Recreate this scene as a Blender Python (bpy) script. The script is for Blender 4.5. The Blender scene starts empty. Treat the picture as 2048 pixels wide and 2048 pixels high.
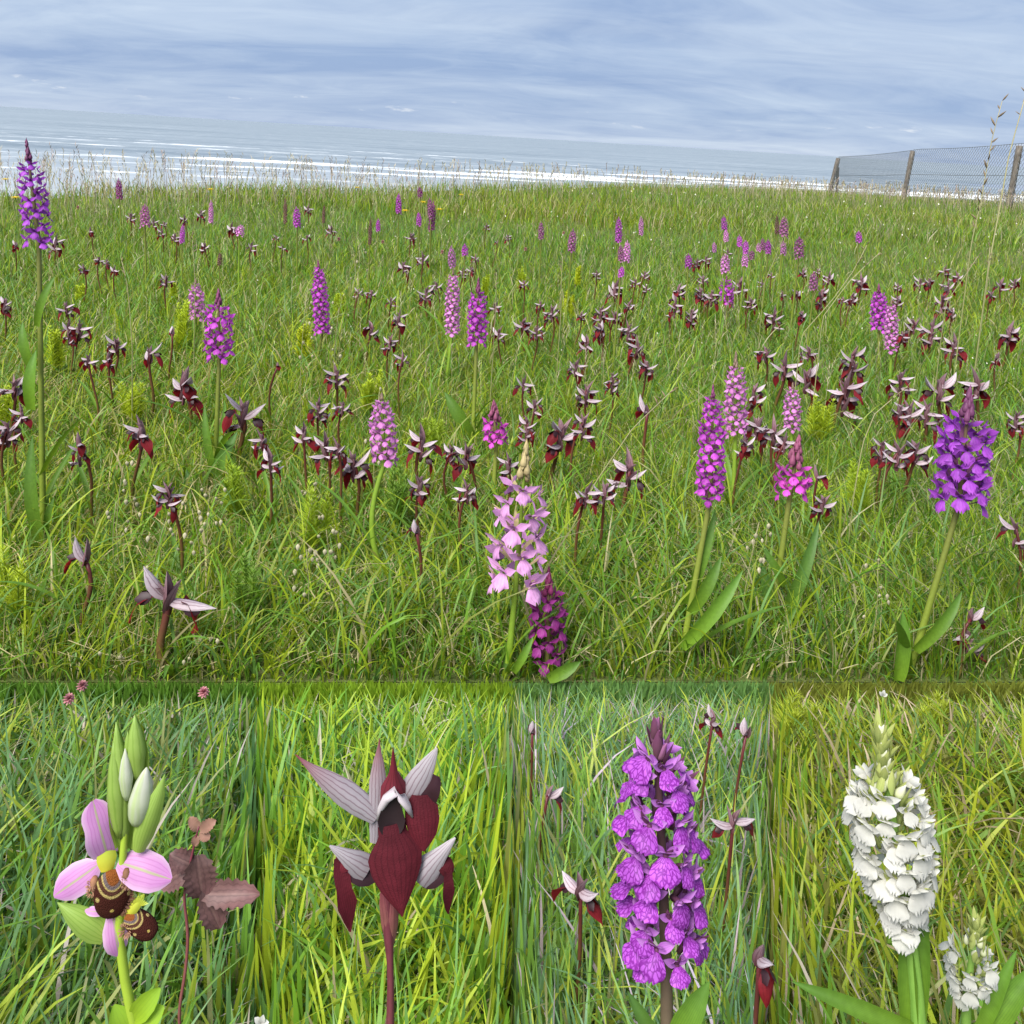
import bpy, math, random
import numpy as np
from mathutils import Vector, Matrix
random.seed(7); rng = np.random.default_rng(7)
sc = bpy.context.scene
C = sc.collection

# ------------------------------------------------------------------ camera
FPX, AX, AY = 900.0, 512.0, 260.0            # focal length and optical axis (1024 px units)
CAMH = 0.70
PITCH, ROLL = math.radians(7.77), math.radians(3.45)
fwd = np.array([0, math.cos(PITCH), -math.sin(PITCH)])
u0 = np.array([0, math.sin(PITCH), math.cos(PITCH)])
r0 = np.array([1.0, 0, 0])
RT = math.cos(ROLL)*r0 + math.sin(ROLL)*u0
UP = math.cos(ROLL)*u0 - math.sin(ROLL)*r0
CAM = np.array([0, 0, CAMH])
cd = bpy.data.cameras.new('camera'); co = bpy.data.objects.new('camera', cd); C.objects.link(co)
cd.sensor_width = 36; cd.sensor_fit = 'HORIZONTAL'; cd.lens = 36*FPX/1024
cd.shift_y = (AY-512)/1024; cd.clip_start = 0.02; cd.clip_end = 200000
co.matrix_world = Matrix(((RT[0], UP[0], -fwd[0], CAM[0]), (RT[1], UP[1], -fwd[1], CAM[1]), (RT[2], UP[2], -fwd[2], CAM[2]), (0, 0, 0, 1)))
sc.camera = co

# ------------------------------------------------------------------ world, sun, exposure
SUN_EL, SUN_AZ = math.radians(52), math.radians(215)      # high, behind the camera's left shoulder, through cloud
w = bpy.data.worlds.new('World'); sc.world = w; w.use_nodes = True
def build_world():
    nt = w.node_tree; N = nt.nodes; L = nt.links; N.clear()
    def n(t, **k):
        x = N.new(t)
        for a, b in k.items(): setattr(x, a, b)
        return x
    def m(op, a, b=None, clamp=False):
        x = n('ShaderNodeMath', operation=op); x.use_clamp = clamp
        for i, v in enumerate((a, b)):
            if v is None: continue
            if isinstance(v, (int, float)): x.inputs[i].default_value = v
            else: L.new(v, x.inputs[i])
        return x.outputs[0]
    sky = n('ShaderNodeTexSky', sky_type='NISHITA'); sky.sun_disc = False
    sky.sun_elevation = SUN_EL; sky.sun_rotation = SUN_AZ; sky.dust_density = 0.0; sky.ozone_density = 3.0; sky.air_density = 1.0
    tc = n('ShaderNodeTexCoord'); sep = n('ShaderNodeSeparateXYZ'); L.new(tc.outputs['Generated'], sep.inputs[0])
    X, Y, Z = sep.outputs
    za = m('ADD', m('MAXIMUM', Z, 0.0), 0.16)
    px, py = m('DIVIDE', X, za), m('DIVIDE', Y, za)
    cb = n('ShaderNodeCombineXYZ'); L.new(px, cb.inputs[0]); L.new(py, cb.inputs[1])
    def noise(scale, det, rough, vec, dist=0.0):
        t = n('ShaderNodeTexNoise'); t.inputs['Scale'].default_value = scale; t.inputs['Detail'].default_value = det
        t.inputs['Roughness'].default_value = rough; t.inputs['Distortion'].default_value = dist; L.new(vec, t.inputs['Vector']); return t.outputs['Fac']
    mp = n('ShaderNodeMapping'); mp.inputs['Rotation'].default_value = (0, 0, math.radians(-24)); mp.inputs['Scale'].default_value = (0.55, 1.0, 1.0)
    mp.inputs['Location'].default_value = (1.7, 0.6, 0)
    L.new(cb.outputs[0], mp.inputs[0])
    big = noise(0.42, 3, 0.5, mp.outputs[0], 0.5)
    mid = noise(1.5, 6, 0.62, mp.outputs[0], 0.9)
    c = m('ADD', m('MULTIPLY', big, 0.95), m('MULTIPLY', mid, 0.55))
    # more cover higher up, thinner towards the horizon
    hz = m('MULTIPLY', m('MINIMUM', m('MAXIMUM', Z, 0.0), 0.5), 0.55)
    c = m('ADD', c, hz)
    cov = n('ShaderNodeMapRange', interpolation_type='SMOOTHSTEP'); L.new(c, cov.inputs[0])
    cov.inputs[1].default_value = 0.56; cov.inputs[2].default_value = 1.02; cov.inputs[3].default_value = 0.965; cov.inputs[4].default_value = 0.99
    # small far cumulus low over the sea
    cb2 = n('ShaderNodeCombineXYZ'); L.new(m('MULTIPLY', m('ARCTAN2', X, Y), 22.0), cb2.inputs[0]); L.new(m('MULTIPLY', Z, 95.0), cb2.inputs[1])
    cum = noise(0.8, 5, 0.6, cb2.outputs[0])
    band = n('ShaderNodeMapRange', interpolation_type='SMOOTHSTEP'); L.new(m('ABSOLUTE', m('SUBTRACT', Z, 0.026)), band.inputs[0])
    band.inputs[1].default_value = 0.013; band.inputs[2].default_value = 0.003; band.inputs[3].default_value = 0; band.inputs[4].default_value = 1
    cumf = n('ShaderNodeMapRange', interpolation_type='SMOOTHSTEP'); L.new(cum, cumf.inputs[0])
    cumf.inputs[1].default_value = 0.60; cumf.inputs[2].default_value = 0.70; cumf.inputs[3].default_value = 0; cumf.inputs[4].default_value = 0.75
    cumv = m('MULTIPLY', cumf.outputs[0], band.outputs[0])
    # cloud brightness: bright white tops with grey undersides
    shade = m('ADD', m('MULTIPLY', noise(0.75, 5, 0.58, mp.outputs[0], 1.0), 0.62), m('MULTIPLY', noise(2.4, 6, 0.62, mp.outputs[0], 1.2), 0.38))
    cr = n('ShaderNodeValToRGB'); L.new(shade, cr.inputs[0])
    cr.color_ramp.elements[0].position = 0.36; cr.color_ramp.elements[0].color = (1.18, 1.62, 2.5, 1)
    cr.color_ramp.elements[1].position = 0.66; cr.color_ramp.elements[1].color = (2.15, 2.55, 3.15, 1)
    mix = n('ShaderNodeMixRGB'); L.new(cov.outputs[0], mix.inputs[0]); L.new(sky.outputs[0], mix.inputs[1]); L.new(cr.outputs[0], mix.inputs[2])
    mix2 = n('ShaderNodeMixRGB'); L.new(cumv, mix2.inputs[0]); L.new(mix.outputs[0], mix2.inputs[1]); mix2.inputs[2].default_value = (3.0, 3.2, 3.5, 1)
    bg = n('ShaderNodeBackground'); bg.inputs[1].default_value = 0.05
    out = n('ShaderNodeOutputWorld'); L.new(mix2.outputs[0], bg.inputs[0]); L.new(bg.outputs[0], out.inputs[0])
build_world()
sd = bpy.data.lights.new('sun', 'SUN'); so = bpy.data.objects.new('sun', sd); C.objects.link(so)
sd.energy = 1.5; sd.angle = math.radians(38); sd.color = (1.0, 0.96, 0.9)
sdir = Vector((math.sin(SUN_AZ)*math.cos(SUN_EL), math.cos(SUN_AZ)*math.cos(SUN_EL), math.sin(SUN_EL)))
so.rotation_euler = sdir.to_track_quat('Z', 'Y').to_euler()
so.location = (-2, -3, 5)
vs = sc.view_settings; vs.view_transform = 'Standard'; vs.look = 'None'; vs.exposure = 2.42; vs.gamma = 1
sc.cycles.max_bounces = 4; sc.cycles.diffuse_bounces = 2; sc.cycles.transmission_bounces = 2; sc.cycles.glossy_bounces = 2; sc.cycles.caustics_reflective = False

# ------------------------------------------------------------------ geometry of the view (a pixel of the 2048 photo -> a direction)
def ray(px, py):
    return fwd + ((px/2-AX)/FPX)*RT - ((py/2-AY)/FPX)*UP
def W(px, py, depth): return CAM + depth*ray(px, py)
def project(P):                                    # (N,3) -> pixels (2048 units) and depth
    d = P - CAM; z = d@fwd
    return np.stack([2*(AX+FPX*(d@RT)/z), 2*(AY-FPX*(d@UP)/z), z], -1)
REG = {'A': (0, 200, .36232), 'B': (600, 200, .36232), 'C': (1348, 200, .36232), 'D': (0, 700, .36232), 'E': (650, 700, .36232), 'F': (1348, 700, .36232), 'P': (0, 1364, .53002), 'Q': (1024, 1364, .53002)}
def px(reg, x, y): a, b, s = REG[reg]; return a+x*s, b+y*s

# ------------------------------------------------------------------ terrain height
EX = [-60, -15, -7.6, -3.9, 0, 5, 11.4, 32, 80]; EY = [-40, -2, 3.8, 7.4, 13.4, 25, 40, 60, 90]
def nz(x, y, s, k=0.0):
    return (np.sin(x*s*1.0+y*s*.7+k)+np.sin(x*s*-.63+y*s*1.21+1.3+k*2)+np.sin(x*s*1.9-y*s*.4+2.1+k)*.6+np.sin(x*s*.33+y*s*2.3+k*3)*.6)/3.2
def gz(x, y, bumps=True):
    x = np.asarray(x, float); y = np.asarray(y, float)
    z = -.015*np.clip(y-8, 0, 11) - .035*np.clip(y-19, 0, None)
    if bumps: z = z + (nz(x, y, 3.1)*.010 + nz(x, y, 9.7, 1.)*.004)*np.clip((y-1.2)*1.2, 0, 1) + nz(x, y, .55, 2.)*.03*np.clip((y-4)*.3, 0, 1)
    over = np.clip(y-np.interp(x, EX, EY), 0, None)
    return np.maximum(z-over*.75-np.clip(over*.1, 0, .3), -26)
def hit(pxx, pyy, z=0.0):
    d = ray(pxx, pyy); return CAM + d*((z-CAMH)/d[2])
LIPL, LIPR = hit(0, 1364), hit(2048, 1364)
LSL = (LIPR[1]-LIPL[1])/(LIPR[0]-LIPL[0])
def lipy(x): return LIPL[1]+LSL*(np.asarray(x)-LIPL[0])          # y of the edge of the upper meadow
def tz(x, y):                                                    # the lower ledge in front of it, a shallow dish
    x = np.asarray(x, float); y = np.asarray(y, float)
    return -.05 + .10*np.clip((lipy(x)-.06-y)/.75, 0, 1.2)**1.2 + nz(x, y, 8., 4.)*.006

# ------------------------------------------------------------------ material helpers
def nm(name):
    m = bpy.data.materials.new(name); m.use_nodes = True; m.node_tree.nodes.clear(); return m, m.node_tree.nodes, m.node_tree.links
def leafish(name, colsock_fn, transl=.3, rough=.5, tcol=None, spec=.3, bump=None):
    m, N, L = nm(name)
    col = colsock_fn(N, L)
    p = N.new('ShaderNodeBsdfPrincipled'); p.inputs['Roughness'].default_value = rough; p.inputs['Specular IOR Level'].default_value = spec
    L.new(col, p.inputs['Base Color'])
    o = N.new('ShaderNodeOutputMaterial')
    if bump:
        t = N.new('ShaderNodeTexNoise'); t.inputs['Scale'].default_value = bump[0]; b = N.new('ShaderNodeBump'); b.inputs['Strength'].default_value = bump[1]; b.inputs['Distance'].default_value = bump[2]
        tcd = N.new('ShaderNodeTexCoord'); L.new(tcd.outputs['Object'], t.inputs['Vector']); L.new(t.outputs['Fac'], b.inputs['Height']); L.new(b.outputs[0], p.inputs['Normal'])
    if transl > 0:
        t = N.new('ShaderNodeBsdfTranslucent'); mx = N.new('ShaderNodeMixShader'); mx.inputs[0].default_value = transl
        if tcol:
            g = N.new('ShaderNodeMixRGB'); g.blend_type = 'MULTIPLY'; g.inputs[0].default_value = 1; g.inputs[2].default_value = (*tcol, 1); L.new(col, g.inputs[1]); L.new(g.outputs[0], t.inputs[0])
        else: L.new(col, t.inputs[0])
        L.new(p.outputs[0], mx.inputs[1]); L.new(t.outputs[0], mx.inputs[2]); L.new(mx.outputs[0], o.inputs[0])
    else: L.new(p.outputs[0], o.inputs[0])
    return m
def attrcol(N, L):
    a = N.new('ShaderNodeAttribute'); a.attribute_name = 'Col'; return a.outputs['Color']
def mathn(N, L, op, a, b=None, clamp=False):
    x = N.new('ShaderNodeMath'); x.operation = op; x.use_clamp = clamp
    for i, v in enumerate((a, b)):
        if v is None: continue
        if isinstance(v, (int, float)): x.inputs[i].default_value = v
        else: L.new(v, x.inputs[i])
    return x.outputs[0]
def petalcol(base, tip, vein=None, vfreq=7, vamt=.5, edge=None, noise=.25, power=1.0, mid=None):
    """colour along a petal from its root to its tip, with lengthwise veins, on the petal's own coordinates"""
    def fn(N, L):
        uv = N.new('ShaderNodeUVMap'); s = N.new('ShaderNodeSeparateXYZ'); L.new(uv.outputs[0], s.inputs[0])
        u, v = s.outputs[0], s.outputs[1]
        tcx = N.new('ShaderNodeTexCoord'); t = N.new('ShaderNodeTexNoise'); t.inputs['Scale'].default_value = 260; t.inputs['Detail'].default_value = 3; L.new(tcx.outputs['Object'], t.inputs['Vector'])
        g = N.new('ShaderNodeMixRGB'); L.new(mathn(N, L, 'POWER', v, power), g.inputs[0]); g.inputs[1].default_value = (*base, 1); g.inputs[2].default_value = (*tip, 1); c = g.outputs[0]
        if mid:                                  # mid-rib
            d = mathn(N, L, 'ABSOLUTE', mathn(N, L, 'SUBTRACT', u, .5)); k = N.new('ShaderNodeMapRange'); L.new(d, k.inputs[0]); k.inputs[1].default_value = .015; k.inputs[2].default_value = .055; k.inputs[3].default_value = .8; k.inputs[4].default_value = 0
            g = N.new('ShaderNodeMixRGB'); L.new(k.outputs[0], g.inputs[0]); L.new(c, g.inputs[1]); g.inputs[2].default_value = (*mid, 1); c = g.outputs[0]
        if vein:
            wob = mathn(N, L, 'ADD', mathn(N, L, 'MULTIPLY', u, vfreq*6.283), mathn(N, L, 'ADD', mathn(N, L, 'MULTIPLY', t.outputs['Fac'], 3.2), mathn(N, L, 'MULTIPLY', v, 1.7)))
            sn = mathn(N, L, 'SINE', wob); k = N.new('ShaderNodeMapRange'); L.new(sn, k.inputs[0]); k.inputs[1].default_value = .45; k.inputs[2].default_value = 1; k.inputs[3].default_value = 0; k.inputs[4].default_value = vamt
            g = N.new('ShaderNodeMixRGB'); L.new(k.outputs[0], g.inputs[0]); L.new(c, g.inputs[1]); g.inputs[2].default_value = (*vein, 1); c = g.outputs[0]
        if edge:
            d = mathn(N, L, 'ABSOLUTE', mathn(N, L, 'SUBTRACT', u, .5)); k = N.new('ShaderNodeMapRange'); L.new(d, k.inputs[0]); k.inputs[1].default_value = .30; k.inputs[2].default_value = .5; k.inputs[3].default_value = 0; k.inputs[4].default_value = .8
            g = N.new('ShaderNodeMixRGB'); L.new(k.outputs[0], g.inputs[0]); L.new(c, g.inputs[1]); g.inputs[2].default_value = (*edge, 1); c = g.outputs[0]
        oi = N.new('ShaderNodeObjectInfo')
        h = N.new('ShaderNodeHueSaturation'); L.new(c, h.inputs['Color'])
        val = mathn(N, L, 'ADD', mathn(N, L, 'MULTIPLY', t.outputs['Fac'], noise*1.6), mathn(N, L, 'ADD', mathn(N, L, 'MULTIPLY', oi.outputs['Random'], noise), 1-noise*1.3))
        L.new(val, h.inputs['Value'])
        return h.outputs[0]
    return fn
M = {}
M['grass'] = leafish('grass_blades', attrcol, .42, .46, (1.15, 1.1, .7), .35)
M['dry'] = leafish('dry_stalks', attrcol, .2, .6, None, .2)
M['leaf'] = leafish('orchid_leaf', petalcol((.16, .28, .02), (.09, .20, .03), (.07, .15, .02), 12, .5, noise=.35), .35, .5, (1.2, 1.1, .5), .3)
M['leafdk'] = leafish('orchid_leaf_dark', petalcol((.12, .22, .02), (.06, .14, .03), (.05, .12, .02), 12, .5, noise=.35), .3, .5, (1.2, 1.1, .5), .3)
M['bee_leaf'] = leafish('pale_leaf', petalcol((.32, .46, .03), (.24, .42, .03), (.2, .34, .03), 6, .35, noise=.15), .4, .4, (1.2, 1.1, .5), .4)
M['stem_green'] = leafish('stem_green', petalcol((.20, .32, .03), (.16, .25, .03), noise=.2), .12, .42)
M['stem_bee'] = leafish('stem_pale_green', petalcol((.30, .44, .04), (.36, .50, .05), noise=.1), .2, .4)
M['stem_marsh'] = leafish('stem_marsh', petalcol((.20, .27, .03), (.11, .05, .05), noise=.25, power=1.3), .1, .42)
M['stem_tongue'] = leafish('stem_tongue', petalcol((.16, .16, .03), (.10, .014, .022), noise=.25, power=.55), .1, .42)
M['stem_brown'] = leafish('stem_brown', petalcol((.10, .13, .03), (.055, .065, .03), noise=.2), .05, .45)
M['stem_red'] = leafish('stem_red', petalcol((.30, .13, .10), (.15, .03, .05), (.09, .015, .03), 4, .4, noise=.2), .12, .4)
M['t_hood'] = leafish('tongue_hood', petalcol((.33, .245, .28), (.52, .455, .49), (.11, .04, .06), 5, .6, noise=.3), .22, .5)
M['t_bract'] = leafish('tongue_bract', petalcol((.15, .045, .06), (.33, .22, .25), (.08, .018, .03), 6, .6, noise=.3), .25, .5)
M['t_lip'] = leafish('tongue_lip', petalcol((.10, .011, .017), (.24, .018, .024), (.06, .006, .010), 6, .3, noise=.5), .34, .6, (2.2, 1.0, 1.0), .15)
M['t_dark'] = leafish('tongue_side_lobe', petalcol((.022, .008, .012), (.03, .009, .014), noise=.3), .05, .5)
def marsh(name, a, b, bract, vein=None):
    M['m_'+name] = leafish('marsh_flower_'+name, petalcol(a, b, vein or tuple(x*.55 for x in a), 5, .35, noise=.5), .32, .5, (1.1, .9, 1.1), .2)
    M['mb_'+name] = leafish('marsh_bract_'+name, petalcol(bract, tuple(x*1.1 for x in bract), noise=.35), .2, .5)
marsh('vivid', (.44, .060, .47), (.56, .095, .56), (.20, .05, .13))
marsh('violet', (.30, .055, .46), (.40, .09, .54), (.16, .05, .12))
marsh('magenta', (.50, .055, .42), (.62, .10, .52), (.26, .075, .14))
marsh('pink', (.56, .18, .50), (.68, .28, .60), (.22, .15, .11))
marsh('lilac', (.62, .30, .58), (.70, .36, .66), (.40, .32, .16))
marsh('dull', (.36, .105, .29), (.46, .17, .36), (.17, .065, .085))
marsh('dark', (.24, .030, .19), (.32, .045, .26), (.20, .03, .10))
marsh('faded', (.18, .075, .085), (.24, .12, .11), (.13, .075, .05))

# ------------------------------------------------------------------ mesh builder
class MB:
    def __init__(s): s.v = []; s.f = []; s.uv = []; s.mi = []; s.n = 0
    def add(s, V, F, UV, mi=0):
        V = np.asarray(V, float); s.v.append(V); s.uv.append(np.asarray(UV, float)); s.f += [tuple(i+s.n for i in q) for q in F]; s.mi += [mi]*len(F); s.n += len(V)
    def merge(s, o, R=None, t=None, mi_off=0):
        V = np.concatenate(o.v)
        if R is not None: V = V@np.asarray(R).T
        if t is not None: V = V+np.asarray(t)
        s.v.append(V); s.uv.append(np.concatenate(o.uv)); s.f += [tuple(i+s.n for i in q) for q in o.f]; s.mi += [m+mi_off for m in o.mi]; s.n += len(V)
    def mesh(s, name, mats):
        me = bpy.data.meshes.new(name); V = np.concatenate(s.v); UV = np.concatenate(s.uv)
        me.from_pydata(V.tolist(), [], s.f)
        ul = me.uv_layers.new(name='UVMap'); li = np.zeros(len(me.loops), np.int32); me.loops.foreach_get('vertex_index', li)
        ul.data.foreach_set('uv', UV[li].astype(np.float32).ravel())
        for m in mats: me.materials.append(M[m] if isinstance(m, str) else m)
        me.polygons.foreach_set('material_index', np.array(s.mi, np.int32)); me.polygons.foreach_set('use_smooth', np.ones(len(me.polygons), bool))
        me.update(); return me
def interp(pts): a = [p[0] for p in pts]; b = [p[1] for p in pts]; return lambda t: np.interp(t, a, b)
LANCE = interp([(0, .35), (.15, .72), (.35, 1), (.6, .85), (.8, .5), (.93, .2), (1, .02)])
BOAT = interp([(0, .55), (.2, .95), (.45, 1), (.7, .7), (.88, .3), (1, .02)])
HEART = interp([(0, .5), (.14, .5), (.24, .8), (.36, 1), (.55, .9), (.75, .55), (.9, .22), (1, .02)])
FAN = interp([(0, .32), (.2, .72), (.5, 1), (.75, .98), (.9, .78), (1, .42)])
STRAP = interp([(0, .7), (.15, .9), (.5, 1), (.75, .75), (.9, .4), (1, .03)])
OVAL = interp([(0, .3), (.15, .75), (.4, 1), (.7, .92), (.88, .6), (1, .12)])
TUBEY = interp([(0, .8), (.3, 1), (.8, .95), (1, .4)])
def petal(L, Wd, prof, nl, nw, bend=0., cup=0., side=0., ruffle=0., twist=0., bendpow=1.0, seed=0, lobe=0., arch=0.):
    """petal along +Y from the origin, face +Z; bend>0 droops the tip to -Z; cup>0 lifts the sides"""
    t = np.linspace(0, 1, nl+1); u = np.linspace(-1, 1, nw+1)
    a = bend*t**bendpow; dy = np.cos(a); dz = -np.sin(a)
    cy = np.concatenate([[0], np.cumsum((dy[1:]+dy[:-1])/2)])*L/nl; cz = np.concatenate([[0], np.cumsum((dz[1:]+dz[:-1])/2)])*L/nl
    w_ = Wd*prof(t)/2
    T, U = np.meshgrid(np.arange(nl+1), u, indexing='ij'); T = T.astype(int)
    x = U*w_[T]; off = cup*w_[T]*U*U
    if ruffle: off = off+ruffle*Wd*np.sin(t[T]*9+U*2+seed)*np.abs(U)
    if twist: th = twist*t[T]; x, off = x*np.cos(th)-off*np.sin(th), x*np.sin(th)+off*np.cos(th)
    ny = np.sin(a)[T]; nzv = np.cos(a)[T]
    if lobe: LB = 1-lobe*(.5-.5*np.cos(3*np.pi*U))*t[T]**2
    else: LB = 1.0
    if arch: off = off+arch*L*np.sin(np.pi*t[T])
    V = np.stack([x+side*L*np.sin(np.pi*t[T]*.5)**2, cy[T]*LB+off*ny, cz[T]*LB+off*nzv], -1).reshape(-1, 3)
    UV = np.stack([(U+1)/2, t[T]], -1).reshape(-1, 2)
    F = [(i*(nw+1)+j, i*(nw+1)+j+1, (i+1)*(nw+1)+j+1, (i+1)*(nw+1)+j) for i in range(nl) for j in range(nw)]
    return V, F, UV
def tube(P, R, ns=6, cap=True):
    P = np.asarray(P, float); n = len(P); R = np.broadcast_to(np.asarray(R, float), (n,))
    T = np.gradient(P, axis=0); T /= np.linalg.norm(T, axis=1)[:, None]+1e-12
    ref = np.array([1., 0, 0]) if abs(T[:, 0]).mean() < .8 else np.array([0, 0, 1.])
    A = np.cross(T, ref); A /= np.linalg.norm(A, axis=1)[:, None]+1e-12; B = np.cross(T, A)
    th = np.linspace(0, 2*np.pi, ns, endpoint=False)
    V = (P[:, None]+R[:, None, None]*(np.cos(th)[None, :, None]*A[:, None]+np.sin(th)[None, :, None]*B[:, None])).reshape(-1, 3)
    UV = np.stack(np.broadcast_arrays(np.linspace(0, 1, ns)[None, :], np.linspace(0, 1, n)[:, None]), -1).reshape(-1, 2)
    F = [(i*ns+j, i*ns+(j+1) % ns, (i+1)*ns+(j+1) % ns, (i+1)*ns+j) for i in range(n-1) for j in range(ns)]
    if cap: F += [tuple(range(ns))[::-1], tuple((n-1)*ns+j for j in range(ns))]
    return V, F, UV
def frame(yd, zd):
    """rotation whose Y is yd and whose Z is close to zd"""
    y = np.asarray(yd, float); y = y/np.linalg.norm(y); z = np.asarray(zd, float); z = z-y*(z@y)
    if np.linalg.norm(z) < 1e-6: z = np.array([1., 0, 0])-y*y[0]
    z = z/np.linalg.norm(z); x = np.cross(y, z); return np.stack([x, y, z], 1)
def put(mb, pet, R, t, mi=0):
    V, F, UV = pet; mb.add(V@R.T+np.asarray(t), F, UV, mi)
def egg(P0, P1, r, ns=8, nl=7, bulge=.5):
    t = np.linspace(0, 1, nl); P = np.asarray(P0)[None]*(1-t)[:, None]+np.asarray(P1)[None]*t[:, None]
    k = np.sin(np.pi*np.clip(t, .03, .97)**bulge); return tube(P, r*np.maximum(k, .05), ns)
def rotz(a): c, s = math.cos(a), math.sin(a); return np.array([[c, -s, 0], [s, c, 0], [0, 0, 1.]])
def rotx(a): c, s = math.cos(a), math.sin(a); return np.array([[1., 0, 0], [0, c, -s], [0, s, c]])

# ------------------------------------------------------------------ object helpers
def obj(name, me, parent=None, R=None, t=None, kind=None, label=None):
    o = bpy.data.objects.new(name, me); C.objects.link(o); o.parent = parent
    if R is not None or t is not None:
        R = np.eye(3) if R is None else np.asarray(R); t = np.zeros(3) if t is None else np.asarray(t)
        o.matrix_local = Matrix([[*R[0], t[0]], [*R[1], t[1]], [*R[2], t[2]], [0, 0, 0, 1]])
    if kind: o['kind'] = kind
    if label: o['label'] = label
    return o
def thing(name, loc, label, cat, group=None):
    o = bpy.data.objects.new(name, None); C.objects.link(o); o.location = Vector([float(v) for v in loc]); o.empty_display_size = .05
    o['label'] = label; o['category'] = cat
    if group: o['group'] = group
    return o
def struct(name, me): return obj(name, me, kind='structure')

# ================================================================== THE SETTING
def grid_mesh(name, XX, YY, ZZ, mat):
    n, k = XX.shape; V = np.stack([XX, YY, ZZ], -1).reshape(-1, 3)
    i, j = np.meshgrid(np.arange(n-1), np.arange(k-1), indexing='ij'); a = (i*k+j).ravel()
    F = np.stack([a, a+1, a+k+1, a+k], -1); me = bpy.data.meshes.new(name); me.from_pydata(V.tolist(), [], F.tolist())
    me.polygons.foreach_set('use_smooth', np.ones(len(me.polygons), bool)); me.materials.append(mat); me.update(); return me
def soil_material(name, a, b, c, scale=18):
    m, N, L = nm(name); tc = N.new('ShaderNodeTexCoord')
    t = N.new('ShaderNodeTexNoise'); t.inputs['Scale'].default_value = scale; t.inputs['Detail'].default_value = 8; t.inputs['Roughness'].default_value = .7; L.new(tc.outputs['Object'], t.inputs['Vector'])
    r = N.new('ShaderNodeValToRGB'); L.new(t.outputs['Fac'], r.inputs[0]); e = r.color_ramp.elements; e[0].position = .3; e[0].color = (*a, 1); e[1].position = .7; e[1].color = (*c, 1); q = e.new(.5); q.color = (*b, 1)
    t2 = N.new('ShaderNodeTexNoise'); t2.inputs['Scale'].default_value = scale*9; t2.inputs['Detail'].default_value = 5; L.new(tc.outputs['Object'], t2.inputs['Vector'])
    bp = N.new('ShaderNodeBump'); bp.inputs['Strength'].default_value = .8; bp.inputs['Distance'].default_value = .01; L.new(t2.outputs['Fac'], bp.inputs['Height'])
    p = N.new('ShaderNodeBsdfPrincipled'); p.inputs['Roughness'].default_value = .95; p.inputs['Specular IOR Level'].default_value = .1; L.new(r.outputs[0], p.inputs['Base Color']); L.new(bp.outputs[0], p.inputs['Normal'])
    o = N.new('ShaderNodeOutputMaterial'); L.new(p.outputs[0], o.inputs[0]); return m
SOIL = soil_material('meadow_soil', (.055, .075, .02), (.09, .12, .03), (.13, .11, .055))
# upper meadow: from its front edge to the top of the sea slope and down to the beach
r_ = np.concatenate([[0], .02*1.075**np.arange(1, 118)]); r_ = r_[r_ < 95]
q_ = np.linspace(-1, 1, 121); q_ = np.sign(q_)*np.abs(q_)**1.4
XX = q_[None, :]*(2.2+r_[:, None]*1.5); YY = lipy(XX*np.clip(1-r_[:, None]*.2, 0, 1))+r_[:, None]
ZZ = gz(XX, YY); struct('meadow_ground', grid_mesh('meadow_ground', XX, YY, ZZ, SOIL))
# the earth face under its front edge and the lower ledge
xs = np.linspace(-2.2, 2.2, 90); ys = lipy(xs)
BX = np.stack([xs, xs, xs, xs]); BY = np.stack([ys, ys-.008, ys-.02, ys-.05]); BZ = np.stack([gz(xs, ys)-.001, np.full_like(xs, -.02)+nz(xs, xs*0, 20)*.006, np.full_like(xs, -.045), np.full_like(xs, -.09)])
struct('earth_bank', grid_mesh('earth_bank', BX, BY, BZ, soil_material('turf_face', (.10, .16, .03), (.14, .21, .035), (.18, .22, .05), 60)))
fr = np.linspace(0, 1, 40); TX = np.broadcast_to(xs, (40, 90)); TY = lipy(TX)-.012-fr[:, None]*1.6
struct('ledge_ground', grid_mesh('ledge_ground', TX, TY, tz(TX, TY), SOIL))

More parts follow.
